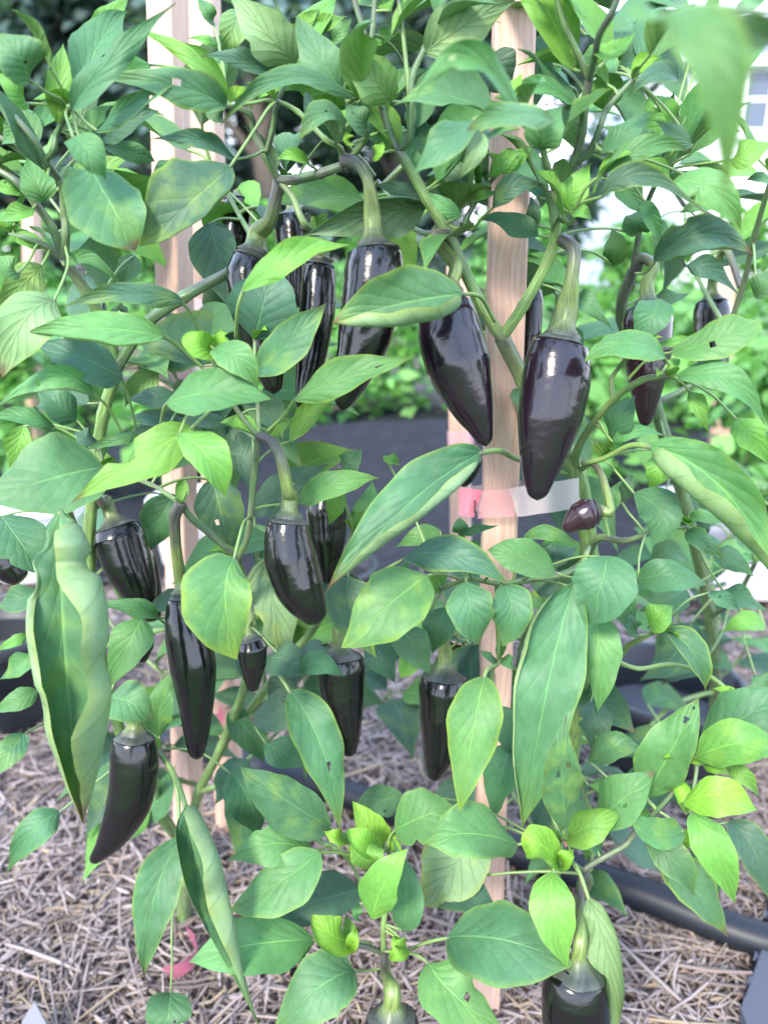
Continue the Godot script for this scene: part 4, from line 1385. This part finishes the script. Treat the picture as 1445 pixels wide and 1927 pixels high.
func grow() -> void:
	var base_l := G(345, 1728)
	plant("left", "tall chilli plant with black peppers tied to the paired wooden stakes", base_l)
	px_stem("left", "stem", [[345,1735,.605,7.2], [349,1660,.59,6.8], [350,1590,.575,6.6]], 0.45)
	px_stem("left", "branch", [[350,1590,.575,5.8], [300,1530,.56,5.6], [232,1390,.53,5.4], [186,1220,.51,5.2], [168,1050,.50,5.2], [178,900,.49,4.8], [195,780,.485,4.6], [216,700,.48,4.4], [200,620,.475,4.2], [164,552,.465,4.0], [122,488,.455,3.8]], 0.75)
	px_stem("left", "branch", [[122,488,.455,3.2], [100,430,.45,2.9], [68,384,.445,2.6], [32,342,.44,2.4], [-10,316,.44,2.2]], 0.2)
	px_stem("left", "branch", [[122,488,.455,3.0], [124,440,.45,2.8], [122,400,.45,2.6], [112,338,.445,2.3], [62,300,.44,2.1], [0,257,.44,1.9]], 0.4)
	px_stem("left", "branch", [[112,338,.445,2.4], [86,302,.435,2.4], [66,266,.43,2.1], [28,221,.43,1.9], [-8,196,.43,1.7]], 0.1)
	px_stem("left", "branch", [[86,302,.435,2.0], [102,280,.43,1.9], [108,250,.43,1.7], [128,215,.425,1.4], [135,205,.42,1.2]], 0.1)
	px_stem("left", "branch", [[122,488,.455,2.2], [85,462,.45,2.0], [50,448,.45,1.8], [20,440,.46,1.5]], 0.4)
	px_stem("left", "branch", [[216,700,.48,4.4], [272,614,.475,4.4], [345,560,.465,4.2], [438,508,.480,3.4], [472,476,.512,3.0], [505,410,.515,2.8], [535,345,.485,2.8]], 0.15)
	px_stem("left", "branch", [[525,340,.465,3.4], [556,338,.46,3.2], [605,326,.455,3.1], [645,312,.45,3.0]], 0.1)
	px_stem("left", "branch", [[645,312,.45,2.2], [640,280,.445,2.0], [612,262,.44,1.8], [560,210,.445,1.6], [520,190,.44,1.4]], 0.5)
	px_stem("left", "branch", [[525,340,.465,2.6], [500,295,.46,2.4], [480,250,.46,2.2], [470,215,.455,2.0], [430,198,.45,1.5]], 0.2)
	px_stem("left", "branch", [[500,295,.46,2.0], [512,250,.455,1.8], [520,200,.45,1.6], [540,150,.45,1.3]], 0.3)
	px_stem("left", "branch", [[525,340,.465,2.4], [550,370,.46,2.3], [572,420,.455,2.2], [600,440,.47,1.8]], 0.6)
	px_stem("left", "branch", [[645,312,.45,2.0], [690,255,.43,1.8], [660,205,.42,1.6], [648,170,.42,1.3]], 0.4)
	px_stem("left", "branch", [[350,1590,.575,5.2], [375,1490,.55,4.8], [420,1400,.53,4.4], [468,1260,.49,3.8], [462,1120,.45,3.2], [448,1052,.425,2.8]], 0.7)
	px_stem("left", "branch", [[448,1052,.425,2.4], [400,1008,.42,2.4], [364,978,.415,2.3], [342,948,.41,2.4]], 0.1)
	px_stem("left", "branch", [[342,948,.41,1.6], [315,930,.42,1.6], [285,912,.43,1.5], [195,880,.44,1.3]], 0.4)
	px_stem("left", "branch", [[448,1052,.425,2.2], [468,1000,.42,2.2], [478,900,.415,2.2], [487,824,.41,2.3]], 0.35)
	px_stem("left", "branch", [[487,824,.41,1.8], [455,784,.41,1.6], [425,735,.405,1.5], [402,680,.40,1.3], [400,660,.395,1.0]], 0.3)
	px_stem("left", "branch", [[487,824,.41,1.7], [486,770,.42,1.5], [480,710,.42,1.4], [480,640,.43,1.2]], 0.5)
	px_stem("left", "branch", [[420,1400,.53,4.0], [490,1310,.52,3.6], [545,1236,.51,3.4], [592,1180,.50,3.2], [640,1080,.48,2.8], [665,1000,.47,2.4]], 0.85)
	px_stem("left", "branch", [[350,1590,.575,3.4], [300,1510,.53,3.0], [290,1420,.48,2.6], [300,1410,.44,2.0]], 0.6)
	px_stem("left", "branch", [[375,1490,.55,3.0], [450,1480,.50,2.6], [560,1560,.44,2.2], [660,1610,.41,1.8]], 0.7)
	px_stem("left", "branch", [[186,1220,.51,2.4], [240,1200,.48,2.2], [282,1190,.455,2.2], [330,1180,.45,1.8]], 0.7)
	px_stem("left", "branch", [[170,1040,.50,2.4], [150,1010,.46,2.2], [130,960,.42,2.0], [115,955,.39,1.5]], 0.5)
	for a in left_leaves():
		px_leaf("left", a)
	px_pepper("left", .43, [[703,462,40], [705,490,56], [698,560,55], [684,640,50], [662,710,34], [648,750,20], [644,773,10]], [[648,302,.445,15], [676,310,.435,14], [694,345,.43,13], [700,400,.43,14], [704,445,.43,20]])
	px_pepper("left", .475, [[478,478,30], [470,510,44], [478,580,46], [500,660,34], [512,715,22], [516,742,10]], [[526,338,.468,14], [520,370,.468,14], [508,415,.47,16], [490,458,.472,22]])
	px_pepper("left", .485, [[604,492,24], [600,520,32], [596,590,34], [584,680,27], [572,740,17], [566,772,8]], [[572,425,.47,11], [590,450,.48,12], [602,480,.485,15]])
	px_pepper("left", .405, [[543,974,36], [541,1000,42], [547,1050,50], [566,1110,46], [588,1150,30], [602,1172,14]], [[489,822,.41,12], [512,832,.405,12], [530,868,.40,13], [541,920,.402,14], [544,955,.404,18]])
	px_pepper("left", .425, [[342,1118,20], [343,1145,30], [352,1190,40], [364,1250,44], [370,1320,34], [371,1390,22], [370,1430,10]], [[342,948,.41,14], [330,975,.412,13], [332,1030,.418,12], [341,1092,.424,13]])
	px_pepper("left", .40, [[470,1200,18], [474,1220,29], [476,1250,25], [476,1280,16], [476,1301,9]], [[470,1130,.415,7], [474,1160,.405,7], [472,1188,.40,8]])
	px_pepper("left", .42, [[254,1378,30], [253,1402,42], [254,1450,45], [244,1510,42], [218,1565,30], [190,1605,15], [170,1622,6]], [[262,1290,.45,9], [262,1330,.435,10], [256,1368,.422,14]], 0.1)
	px_pepper("left", .46, [[640,1228,38], [641,1252,46], [644,1310,42], [652,1370,28], [656,1405,18], [657,1424,9]], [[636,1120,.47,9], [640,1170,.465,10], [640,1218,.46,14]])
	px_pepper("left", .50, [[215,985,34], [224,1010,48], [240,1060,46], [262,1110,34], [276,1152,14]], [[180,930,.49,9], [195,950,.495,10], [210,975,.50,14]])
	px_pepper("left", .53, [[262,1030,24], [268,1070,30], [280,1130,26], [290,1170,12]], [])
	px_pepper("left", .52, [[612,930,30], [614,965,38], [616,1020,34], [618,1080,18], [618,1100,8]], [[640,880,.50,8], [622,905,.52,10]])
	px_pepper("left", .50, [[276,1190,14], [272,1215,18], [266,1245,9]], [])
	px_pepper("left", .60, [[152,436,28], [170,470,36], [176,510,34], [172,560,22], [170,600,9]], [])
	px_pepper("left", .58, [[446,372,22], [446,400,28], [442,450,26], [436,500,14]], [])
	px_pepper("left", .57, [[546,402,24], [548,424,30], [552,470,30], [556,540,18], [558,580,8]], [])
	px_pepper("left", .46, [[-6,1010,26], [8,1040,34], [22,1070,30], [44,1092,14]], [])

	plant("right", "tall chilli plant with purple black peppers tied to the single thick stake", G(1010, 1800))
	px_stem("right", "stem", [[1010,1812,.60,7.5], [1030,1700,.575,7.0], [1052,1560,.555,6.6], [1085,1350,.53,6.2], [1102,1180,.51,6.0], [1108,1050,.495,6.0], [1098,960,.485,5.8], [1084,890,.475,5.6], [1040,800,.47,5.2], [985,715,.462,4.8], [944,636,.452,4.6]], 0.75)
	px_stem("right", "branch", [[944,636,.452,4.2], [908,578,.448,4.0], [872,505,.445,3.9], [846,446,.445,3.8], [802,372,.442,3.5], [764,305,.44,3.2], [748,284,.44,3.0]], 0.7)
	px_stem("right", "branch", [[944,636,.452,4.0], [985,574,.448,3.8], [1036,478,.445,3.6], [1046,410,.442,3.4], [1044,358,.44,3.2]], 0.9)
	px_stem("right", "branch", [[1044,358,.44,2.4], [1028,310,.43,2.2], [1014,262,.42,2.0], [985,232,.40,1.8], [960,200,.37,1.6]], 0.3)
	px_stem("right", "branch", [[1044,358,.44,2.8], [1078,306,.43,2.7], [1094,250,.425,2.7], [1100,190,.42,2.6], [1108,150,.415,2.5]], 0.15)
	px_stem("right", "branch", [[1108,150,.415,1.9], [1086,100,.41,1.7], [1062,50,.405,1.6], [1045,-10,.40,1.5]], 0.4)
	px_stem("right", "branch", [[1108,150,.415,2.0], [1118,110,.40,1.9], [1128,65,.385,1.8], [1148,30,.375,1.8], [1165,-10,.37,1.5]], 0.0)
	px_stem("right", "branch", [[1078,306,.43,2.2], [1108,288,.425,2.0], [1128,240,.42,1.8], [1142,205,.42,1.7], [1190,150,.42,1.4]], 0.15)
	px_stem("right", "branch", [[748,284,.44,2.6], [730,240,.44,2.4], [716,190,.44,2.3], [706,150,.44,2.2], [694,95,.44,1.9], [664,-10,.44,1.7]], 0.1)
	px_stem("right", "branch", [[694,95,.44,1.7], [702,50,.44,1.6], [706,-10,.44,1.5]], 0.2)
	px_stem("right", "branch", [[748,284,.44,2.4], [770,260,.435,2.3], [772,200,.43,2.1], [776,145,.43,2.0], [800,90,.43,1.8], [852,-10,.43,1.6]], 0.15)
	px_stem("right", "branch", [[772,200,.43,1.6], [766,140,.43,1.4], [758,60,.43,1.2], [750,0,.43,1.0]], 0.7)
	px_stem("right", "branch", [[846,446,.445,2.2], [872,430,.45,2.0], [878,410,.45,1.9], [900,372,.45,1.7], [940,320,.445,1.3]], 0.1)
	px_stem("right", "branch", [[1084,890,.475,3.0], [1086,848,.46,2.8], [1112,802,.445,2.6], [1152,754,.435,2.5], [1205,716,.42,2.2], [1258,708,.405,1.8]], 0.7)
	px_stem("right", "branch", [[1152,754,.435,1.8], [1150,715,.435,1.6], [1165,690,.43,1.4], [1180,670,.42,1.2]], 0.4)
	px_stem("right", "branch", [[1084,890,.475,2.2], [1110,872,.46,2.0], [1132,864,.445,1.8]], 0.5)
	px_stem("right", "branch", [[1108,1040,.49,3.2], [1128,1012,.47,2.8], [1175,1018,.45,2.4], [1230,1000,.44,2.0], [1290,990,.45,1.5]], 0.3)
	px_stem("right", "branch", [[1108,1050,.495,3.0], [1060,1080,.46,2.6], [990,1092,.43,2.2], [935,1098,.42,1.9], [880,1090,.42,1.7], [830,1110,.43,1.4]], 0.6)
	px_stem("right", "branch", [[935,1098,.42,1.8], [936,1170,.42,1.6], [938,1240,.42,1.4]], 0.9)
	px_stem("right", "branch", [[1046,410,.442,1.6], [1072,420,.43,1.4], [1080,400,.42,1.2]], 0.7)
	px_stem("right", "branch", [[1030,1700,.575,4.2], [1080,1700,.50,3.6], [1108,1660,.43,3.2], [1096,1638,.40,3.0]], 0.4)
	px_stem("right", "branch", [[1096,1638,.40,2.4], [1130,1616,.40,2.3], [1176,1590,.40,2.3], [1196,1565,.40,2.2], [1236,1525,.395,1.9], [1272,1480,.395,1.8], [1292,1432,.395,1.6]], 0.15)
	px_stem("right", "branch", [[1096,1638,.40,1.9], [1066,1612,.39,1.8], [1056,1580,.385,1.5]], 0.2)
	px_stem("right", "branch", [[1196,1565,.40,1.6], [1236,1580,.405,1.5], [1270,1600,.41,1.3]], 0.2)
	px_stem("right", "branch", [[1292,1432,.395,1.8], [1310,1440,.395,1.6], [1300,1500,.385,1.4], [1290,1530,.38,1.3]], 0.2)
	px_stem("right", "branch", [[1102,1180,.51,3.0], [1150,1240,.48,2.6], [1182,1215,.45,2.2], [1200,1204,.44,1.9], [1230,1190,.43,1.6]], 0.8)
	px_stem("right", "branch", [[1150,1240,.48,2.0], [1200,1258,.48,1.8], [1262,1250,.48,1.7], [1330,1270,.46,1.7], [1390,1318,.43,1.6]], 0.9)
	for a in right_leaves():
		px_leaf("right", a)
	px_pepper("right", .425, [[848,548,34], [842,575,50], [846,630,62], [862,690,62], [886,760,42], [906,810,22], [915,840,10]], [[842,440,.445,15], [816,448,.44,13], [806,478,.43,12], [820,515,.427,12], [838,535,.425,15]], 0.35)
	px_pepper("right", .425, [[1056,636,46], [1050,662,58], [1044,720,65], [1032,790,60], [1020,860,44], [1012,910,26], [1010,942,13]], [[1058,452,.44,15], [1078,470,.43,15], [1076,520,.426,15], [1066,580,.425,17], [1058,618,.425,24]], 0.38)
	px_pepper("right", .405, [[1124,962,20], [1106,966,30], [1090,974,28], [1072,988,16], [1061,999,6]], [[1112,872,.44,6], [1130,890,.425,7], [1130,930,.41,8], [1126,955,.405,11]], 1.0)
	px_pepper("right", .475, [[836,1266,38], [835,1290,47], [834,1350,45], [826,1420,30], [818,1455,16], [815,1470,7]], [[838,1160,.47,9], [836,1200,.475,10], [836,1252,.475,15]])
	px_pepper("right", .535, [[1000,540,16], [1000,570,22], [996,630,22], [990,690,10]], [])
	px_pepper("right", .56, [[892,846,14], [888,870,20], [876,900,14], [868,916,6]], [])
	px_pepper("right", .35, [[1086,1818,44], [1082,1845,60], [1082,1900,64], [1085,1980,60], [1090,2060,40], [1092,2120,12]], [[1096,1650,.395,9], [1092,1700,.38,9], [1090,1760,.365,10], [1087,1800,.355,15]])

	plant("front", "low chilli shoot with a ring of young leaves rising from the straw", G(745, 1990))
	px_stem("front", "stem", [[760,2120,.43,4.5], [752,2000,.42,4.0], [735,1880,.415,3.4], [722,1796,.395,3.0]], 0.6)
	px_stem("front", "branch", [[722,1796,.395,2.4], [722,1740,.39,2.2], [732,1680,.395,2.0], [740,1640,.40,1.7], [730,1600,.40,1.4]], 0.8)
	px_stem("front", "branch", [[722,1796,.395,1.8], [690,1782,.39,1.7], [660,1776,.39,1.6]], 0.1)
	px_stem("front", "branch", [[730,1600,.40,1.3], [700,1596,.40,1.2], [660,1590,.40,1.1]], 0.8)
	for a in front_leaves():
		px_leaf("front", a)
	px_pepper("front", .345, [[738,1908,40], [738,1935,54], [742,2000,54], [748,2080,36], [750,2140,10]], [[722,1796,.39,8], [724,1830,.375,9], [732,1868,.36,12], [736,1892,.35,18]])

	plant("rear", "chilli plant with slim dark peppers standing behind the thick staked plant", G(1330, 1420))
	px_stem("rear", "stem", [[1330,1425,.88,7.0], [1345,1300,.80,6.4], [1335,1160,.74,6.0], [1290,960,.66,5.4], [1230,760,.60,4.8], [1170,600,.56,4.2], [1190,510,.54,3.6]], 0.4)
	px_stem("rear", "branch", [[1190,510,.54,2.8], [1200,450,.53,2.4], [1210,400,.52,2.0], [1240,330,.50,1.6]], 0.2)
	px_stem("rear", "branch", [[1230,760,.60,3.0], [1330,700,.60,2.6], [1390,560,.58,2.4], [1420,440,.55,2.2], [1452,330,.52,1.8]], 0.3)
	px_stem("rear", "branch", [[1335,1160,.74,3.4], [1380,1130,.66,2.8], [1420,1060,.60,2.2]], 0.4)
	px_stem("rear", "branch", [[1345,1300,.80,3.4], [1260,1330,.72,3.0], [1200,1400,.68,2.4]], 0.9)
	px_stem("rear", "branch", [[1190,510,.54,2.2], [1262,470,.56,2.0], [1290,500,.55,1.7]], 0.2)
	for a in rear_leaves():
		px_leaf("rear", a)
	px_pepper("rear", .52, [[1218,574,30], [1218,600,46], [1218,660,45], [1216,730,30], [1214,785,14], [1212,803,6]], [[1196,510,.535,12], [1206,486,.53,12], [1228,500,.525,11], [1232,535,.522,11], [1222,562,.52,15]], 0.5)
	px_pepper("rear", .64, [[1340,562,26], [1340,586,34], [1340,640,34], [1342,690,26], [1344,735,8]], [[1392,540,.60,7], [1366,470,.62,8], [1348,500,.635,8], [1343,545,.64,11]])

	plant("near", "chilli shoot with large soft leaves reaching in over the purple peppers", Vector3(0.42, 0, -0.16))
	var rawn := [[Vector3(0.42, -0.02, -0.16), 0.006], [Vector3(0.40, 0.3, -0.17), 0.005], [Vector3(0.30, 0.58, -0.18), 0.004], [P(1540, 60, .23), 0.003]]
	var fn := catmull(rawn, 8)
	for q in fn:
		stems["near"].append(q[0])
	part("stem", tube(fn, rawn[0][0], 12, stem_colour(0.5), 0.05, 5), M.stem, plants["near"], rawn[0][0] - (plants["near"] as Node3D).position)
	for a in near_leaves():
		px_leaf("near", a)

	crowd("left", 26, [-10, 680, -10, 420], .40, .50, .030, .062)
	crowd("right", 40, [620, 1320, -20, 480], .39, .50, .028, .060)
	crowd("rear", 16, [1200, 1360, 60, 400], .46, .58, .030, .060)
	fillers("left", 30, [-20, 620, 120, 700], .53, .68, .05, .09)
	fillers("left", 40, [-20, 640, 700, 1420], .54, .70, .05, .09)
	fillers("right", 34, [620, 1330, -10, 520], .52, .66, .045, .08)
	fillers("right", 10, [1020, 1160, 520, 1000], .56, .70, .05, .08)
	fillers("right", 34, [660, 1330, 960, 1420], .54, .68, .05, .09)
	fillers("rear", 15, [1180, 1360, 200, 420], .60, .75, .05, .08)
	fillers("left", 15, [330, 620, 1150, 1480], .48, .58, .05, .08)
	fillers("right", 15, [660, 1000, 1080, 1300], .50, .60, .05, .08)
	fillers("right", 10, [1080, 1330, 1350, 1560], .46, .56, .05, .08)
	fillers("rear", 35, [1180, 1480, 840, 1250], .60, .85, .05, .09)

func ties() -> void:
	var g := "film ties holding plants to stakes"
	# round the thick stake and the stem beside it
	var o := thing("tie_tape", "frosted pink film tie round the thick stake and stem below the purple pepper", "tie tape", P(960, 945, .487))
	var b := o.position
	part("band", ribbon([P(1092, 925, .478) - b, P(1075, 930, .462) - b, P(1020, 938, .468) - b, P(965, 946, .480) - b], 0.0195, Vector3(-0.06, 0, 0)), M.tape_clear, o)
	part("wrap", ribbon([P(966, 946, .4795) - b, P(930, 948, .4835) - b, P(897, 950, .4845) - b], 0.019), M.tape, o)
	part("tail", ribbon([P(899, 948, .4815) - b, P(884, 946, .479) - b, P(864, 944, .482) - b], 0.0185, Vector3(0.1, 0, 0)), M.tape_red, o)
	part("staple", box(Vector3(0.0009, 0.0085, 0.0009)), M.tape_ink, o, P(893, 953, .4785) - b)
	part("loop", ribbon([P(1092, 925, .478) - b, P(1098, 922, .49) - b, P(1060, 925, .515) - b, P(960, 930, .53) - b, P(885, 940, .52) - b, P(868, 944, .484) - b], 0.0195), M.tape_clear, o)
	o = thing("tie_tape", "pale pink film tie slanting across the paired stakes", "tie tape", P(300, 690, .60))
	b = o.position
	part("band", ribbon([P(228, 668, .52) - b, P(262, 682, .55) - b, P(305, 690, .60) - b, P(362, 706, .622) - b], 0.0205, Vector3(-0.25, 0, 0)), M.tape, o)
	part("loop", ribbon([P(362, 706, .622) - b, P(380, 706, .66) - b, P(330, 695, .69) - b, P(250, 680, .62) - b, P(224, 668, .53) - b], 0.0205), M.tape_clear, o)
	o = thing("tie_tape", "crumpled clear film tie on the hinder of the paired stakes", "tie tape", P(395, 600, .69))
	b = o.position
	part("band", ribbon([P(368, 590, .70) - b, P(395, 600, .685) - b, P(424, 618, .70) - b], 0.028), M.tape_clear, o)
	o = thing("tie_tape", "bright pink film tie on the bare stake behind the hanging pepper tip", "tie tape", P(865, 838, .82))
	b = o.position
	part("band", ribbon([P(842, 836, .80) - b, P(865, 838, .79) - b, P(892, 836, .80) - b], 0.028), M.tape, o)
	o = thing("tie_tape", "dull magenta film tie looped low on the stem near the straw", "tie tape", P(330, 1810, .53))
	b = o.position
	part("band", ribbon([P(352, 1752, .585) - b, P(372, 1786, .555) - b, P(352, 1818, .54) - b, P(312, 1832, .54) - b], 0.015), M.tape_dull, o)
	o = thing("tie_tape", "small red film tie on a stake beside the long black pepper", "tie tape", P(405, 1370, .70))
	b = o.position
	part("band", ribbon([P(392, 1380, .70) - b, P(408, 1362, .695) - b, P(420, 1340, .71) - b], 0.02), M.tape_red, o)
	o = thing("tie_tape", "scrap of red film tie behind the curled bright leaf", "tie tape", P(1040, 1590, .45))
	b = o.position
	part("band", ribbon([P(1026, 1574, .45) - b, P(1040, 1588, .445) - b, P(1056, 1606, .45) - b], 0.016), M.tape_red, o)

func place_setting() -> void:
	var flat := func(_x: float, _z: float) -> float: return 0.0
	var far := func(x: float, z: float) -> float: return -0.03 if z > -4.5 else 0.0
	structure("ground", sheet(-80, 80, 30, -120, -0.045, 40, 40, flat), M.lawn)
	structure("soil_bed", sheet(-2.2, 2.2, 0.3, -1.52, -0.004, 80, 70, bed_height), M.soil)
	straw()
	# black ground cloth in the path behind, humped and creased
	var cl := func(x: float, z: float) -> float:
		var k := 0.03 * noise.get_noise_2d(x * 16.0, z * 10.0) + 0.022 * noise.get_noise_2d(x * 40.0 + z * 24.0, z * 60.0)
		return k + 0.10 * exp(-pow((z + 2.55) / 0.28, 2.0)) * smoothstep(-0.8, 0.1, x) * (1.0 - smoothstep(0.25, 0.7, x))
	structure("ground_cloth", sheet(-3.0, 3.2, -1.42, -3.4, 0.016, 180, 120, cl), M.cloth)
	structure("soil_row", sheet(-4.0, 4.0, -3.3, -6.5, 0.012, 60, 30, bed_height), M.soil)
	# felt mat at the corner of the bed
	var e0 := G(1452, 1668)
	var e1 := G(1384, 1950)
	var st := begin()
	var poly := [Vector2(e0.x, e0.z), Vector2(e0.x - 0.008, e0.z + 0.05), Vector2((e0.x + e1.x) * 0.5 + 0.008, (e0.z + e1.z) * 0.5), Vector2(e1.x, e1.z), Vector2(e1.x - 0.01, -0.3), Vector2(e0.x + 0.6, -0.3), Vector2(e0.x + 0.6, e0.z - 0.02)]
	var n := poly.size()
	for i in range(1, n - 1):
		tri(st, Vector3(poly[0].x, 0.03, poly[0].y), Vector3(poly[i].x, 0.03, poly[i].y), Vector3(poly[i + 1].x, 0.03, poly[i + 1].y), Vector3.UP)
	for i in n:
		var p: Vector2 = poly[i]
		var q: Vector2 = poly[(i + 1) % n]
		quad(st, Vector3(p.x, -0.01, p.y), Vector3(q.x, -0.01, q.y), Vector3(q.x, 0.03, q.y), Vector3(p.x, 0.03, p.y), Vector3((p.x + q.x) * 0.5 - e0.x - 0.25, 0, (p.y + q.y) * 0.5 - e0.z))
	var fm := part("felt_mat", st.commit(), M.felt, self)
	fm.set_meta("label", "dark grey felt mat at the corner of the straw bed")
	fm.set_meta("category", "mat")
	# irrigation pipe across the bed
	var pa := G(1560, 1800, 0.026)
	var pb := G(1395, 1757, 0.026)
	var pc := G(1150, 1662, 0.026)
	var pd := G(640, 1490, 0.026)
	var pe := G(300, 1385, 0.026)
	var blk := func(_s: float, _w: float) -> Color: return Color(1, 1, 1)
	var pipe := part("irrigation_pipe", tube(catmull([[pa, 0.0165], [pb, 0.0165], [pc, 0.0165], [pd, 0.0165], [pe, 0.0165]], 8), pa, 24, blk), M.pipe, self, pa)
	pipe.set_meta("label", "black plastic irrigation pipe lying across the straw mulch")
	pipe.set_meta("category", "pipe")
	# stakes
	var sg := "wooden garden stakes"
	stake("thick sawn wooden stake standing behind the two purple peppers", P(966, -60, .497) + Vector3(0, 0.05, 0), G(910, 1890, 0.0) * Vector3(1, 1, 0) + Vector3(0, 0, -.512), 0.0228, 0.05, sg)
	var lt := P(314, -60, .655)
	var lf := P(356, 1640, .655)
	lf.y = 0.0
	stake("sawn wooden stake with a pink tie, in front of its twin", lt, lf, 0.0225, 0.42, sg)
	lt = P(377, -60, .735)
	lf = P(432, 1540, .735)
	lf.y = 0.0
	stake("pale wooden stake half hidden behind its twin", lt, lf, 0.026, 0.1, sg)
	lt = P(862, 500, .84)
	lf = P(872, 1450, .84)
	lf.y = 0.0
	stake("short stake with bright pink film behind the hanging pepper tip", lt, lf, 0.022, 0.2, sg)
	lt = P(60, 395, 2.0)
	lf = P(75, 1000, 2.0)
	lf.y = 0.0
	stake("thin pale stake seen through the leaf gap beside the tall plant", lt, lf, 0.032, 0.3, sg)
	lt = P(1362, 500, 2.5)
	lf = P(1354, 835, 2.6)
	lf.y = 0.0
	stake("slender stake with yellowed foot standing in the further soil row", lt, lf, 0.06, 0.2, sg)
	# plant tag
	var tg := thing("plant_tag", "white plastic plant tag poking from the straw", "plant tag", G(66, 1990))
	var ts := begin()
	var tt := G(66, 1960)
	tt = Vector3.ZERO
	var pw := 0.011
	var up := Vector3(0.1, 1, -0.1).normalized()
	var rt := Vector3(1, 0, 0.15).normalized()
	var nf := rt.cross(up)
	for s in [1.0, -1.0]:
		var of: Vector3 = nf * 0.0005 * s
		quad(ts, -rt * pw - up * 0.02 + of, rt * pw - up * 0.02 + of, rt * pw + up * 0.035 + of, -rt * pw + up * 0.035 + of, nf * s)
		tri(ts, -rt * pw + up * 0.035 + of, rt * pw + up * 0.035 + of, up * 0.056 + of, nf * s)
	part("blade", ts.commit(), M.tag, tg)
	# pots among the rows; added pails stand in for bright reflections on cloth

	pot("black plastic nursery pot on the straw under the chilli leaves", Vector3(0.36, 0.0, -0.88), 0.095, 0.12, M.pot, "nursery_pot", "pot", "black nursery pots")
	pot("black plastic nursery pot by the large rolled leaf", Vector3(-0.56, 0.0, -0.98), 0.10, 0.15, M.pot, "nursery_pot", "pot", "black nursery pots")
	pot("black plastic nursery pot behind the curved hanging pepper", Vector3(-0.10, 0.0, -1.28), 0.085, 0.12, M.pot, "nursery_pot", "pot", "black nursery pots")
	pot("added white pail standing in for a bright patch beyond the rolled pale leaf", Vector3(-0.72, 0.02, -1.50), 0.11, 0.16, M.white_plastic, "added_pail", "pail", "added white pails")
	pot("added white pail standing in for a bright patch beside the long black pepper", Vector3(-0.40, 0.02, -1.55), 0.09, 0.14, M.white_plastic, "added_pail", "pail", "added white pails")
	pot("added pale grey pail standing in for a pale patch beside the weathered plank", Vector3(0.66, 0.02, -1.56), 0.10, 0.13, M.grey_plastic, "added_pail", "pail")
	var pl := part("weathered_plank", box(Vector3(0.9, 0.03, 0.12), 0.004), M.weathered_wood, self, Vector3(0.98, 0.05, -1.34))
	pl.rotation.y = -0.08
	pl.set_meta("label", "weathered grey plank lying at the edge of the bed")
	pl.set_meta("category", "plank")
	# further rows
	var r := RandomNumberGenerator.new()
	r.seed = 31
	var k := 0
	var kinds := ["bushy green vegetable plant beyond the black ground cloth", "tall bright vegetable plant in the further soil row"]
	for i in 9:
		var x := -2.2 + i * 0.55 + r.randf_range(-0.1, 0.1)
		row_plant(Vector3(x, 0.0, -3.55 + r.randf_range(-0.15, 0.15)), r.randf_range(0.74, 0.92), r.randf_range(0.28, 0.36), 100 + i, Color(0.085, 0.225, 0.065), Color(0.18, 0.42, 0.09), kinds[0], 560)
	for i in 9:
		var x := -3.4 + i * 0.85 + r.randf_range(-0.15, 0.15)
		row_plant(Vector3(x, 0.0, -5.2 + r.randf_range(-0.2, 0.2)), r.randf_range(0.75, 1.0), r.randf_range(0.4, 0.5), 140 + i, Color(0.075, 0.20, 0.06), Color(0.16, 0.38, 0.085), kinds[1], 420)
	for i in 7:
		var x := -1.9 + i * 0.62 + r.randf_range(-0.1, 0.1)
		row_plant(Vector3(x, 0.0, -3.15 + r.randf_range(-0.1, 0.1)), r.randf_range(0.46, 0.6), r.randf_range(0.24, 0.30), 210 + i, Color(0.085, 0.225, 0.065), Color(0.18, 0.42, 0.09), "rounded light green plant at the edge of the ground cloth", 420)
	for q in [[-1.25, -2.05], [-0.92, -1.95], [-0.62, -2.2], [-0.36, -2.75], [0.62, -2.25], [0.95, -2.0], [1.3, -2.15]]:
		row_plant(Vector3(q[0], 0.0, q[1]), r.randf_range(0.42, 0.52), r.randf_range(0.18, 0.24), 180 + k, Color(0.08, 0.21, 0.065), Color(0.17, 0.40, 0.09), "low leafy plant growing through the black ground cloth", 260)
		k += 1
	house()
	var tl := ["dark leafy tree in the wood behind the garden", "leafy tree tinted blue for haze in the wood behind the garden"]
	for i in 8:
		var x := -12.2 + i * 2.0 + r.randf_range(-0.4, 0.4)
		tree(Vector3(x, 0, -14.0 + r.randf_range(-1.0, 1.0)), r.randf_range(5.0, 6.5), r.randf_range(1.7, 2.2), 500 + i * 7, "low spreading tree at the edge of the wood behind the garden", Color(0.048, 0.085, 0.080), Color(0.095, 0.155, 0.135), 4200)  # haze put into the crown colours: greens paled and shifted to blue
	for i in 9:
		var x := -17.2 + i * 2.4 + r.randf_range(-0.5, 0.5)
		tree(Vector3(x, 0, -18.0 + r.randf_range(-2.0, 2.0)), r.randf_range(9.0, 12.0), r.randf_range(2.3, 3.0), 300 + i * 7, tl[i % 2], Color(0.044, 0.080, 0.074), Color(0.085, 0.145, 0.125))  # crown greens carry the same painted blue haze

func _ready() -> void:
	rng.seed = 2024
	noise.seed = 7
	noise.frequency = 0.05
	noise.fractal_octaves = 3
	sky_and_camera()
	materials()
	place_setting()
	grow()
	ties()
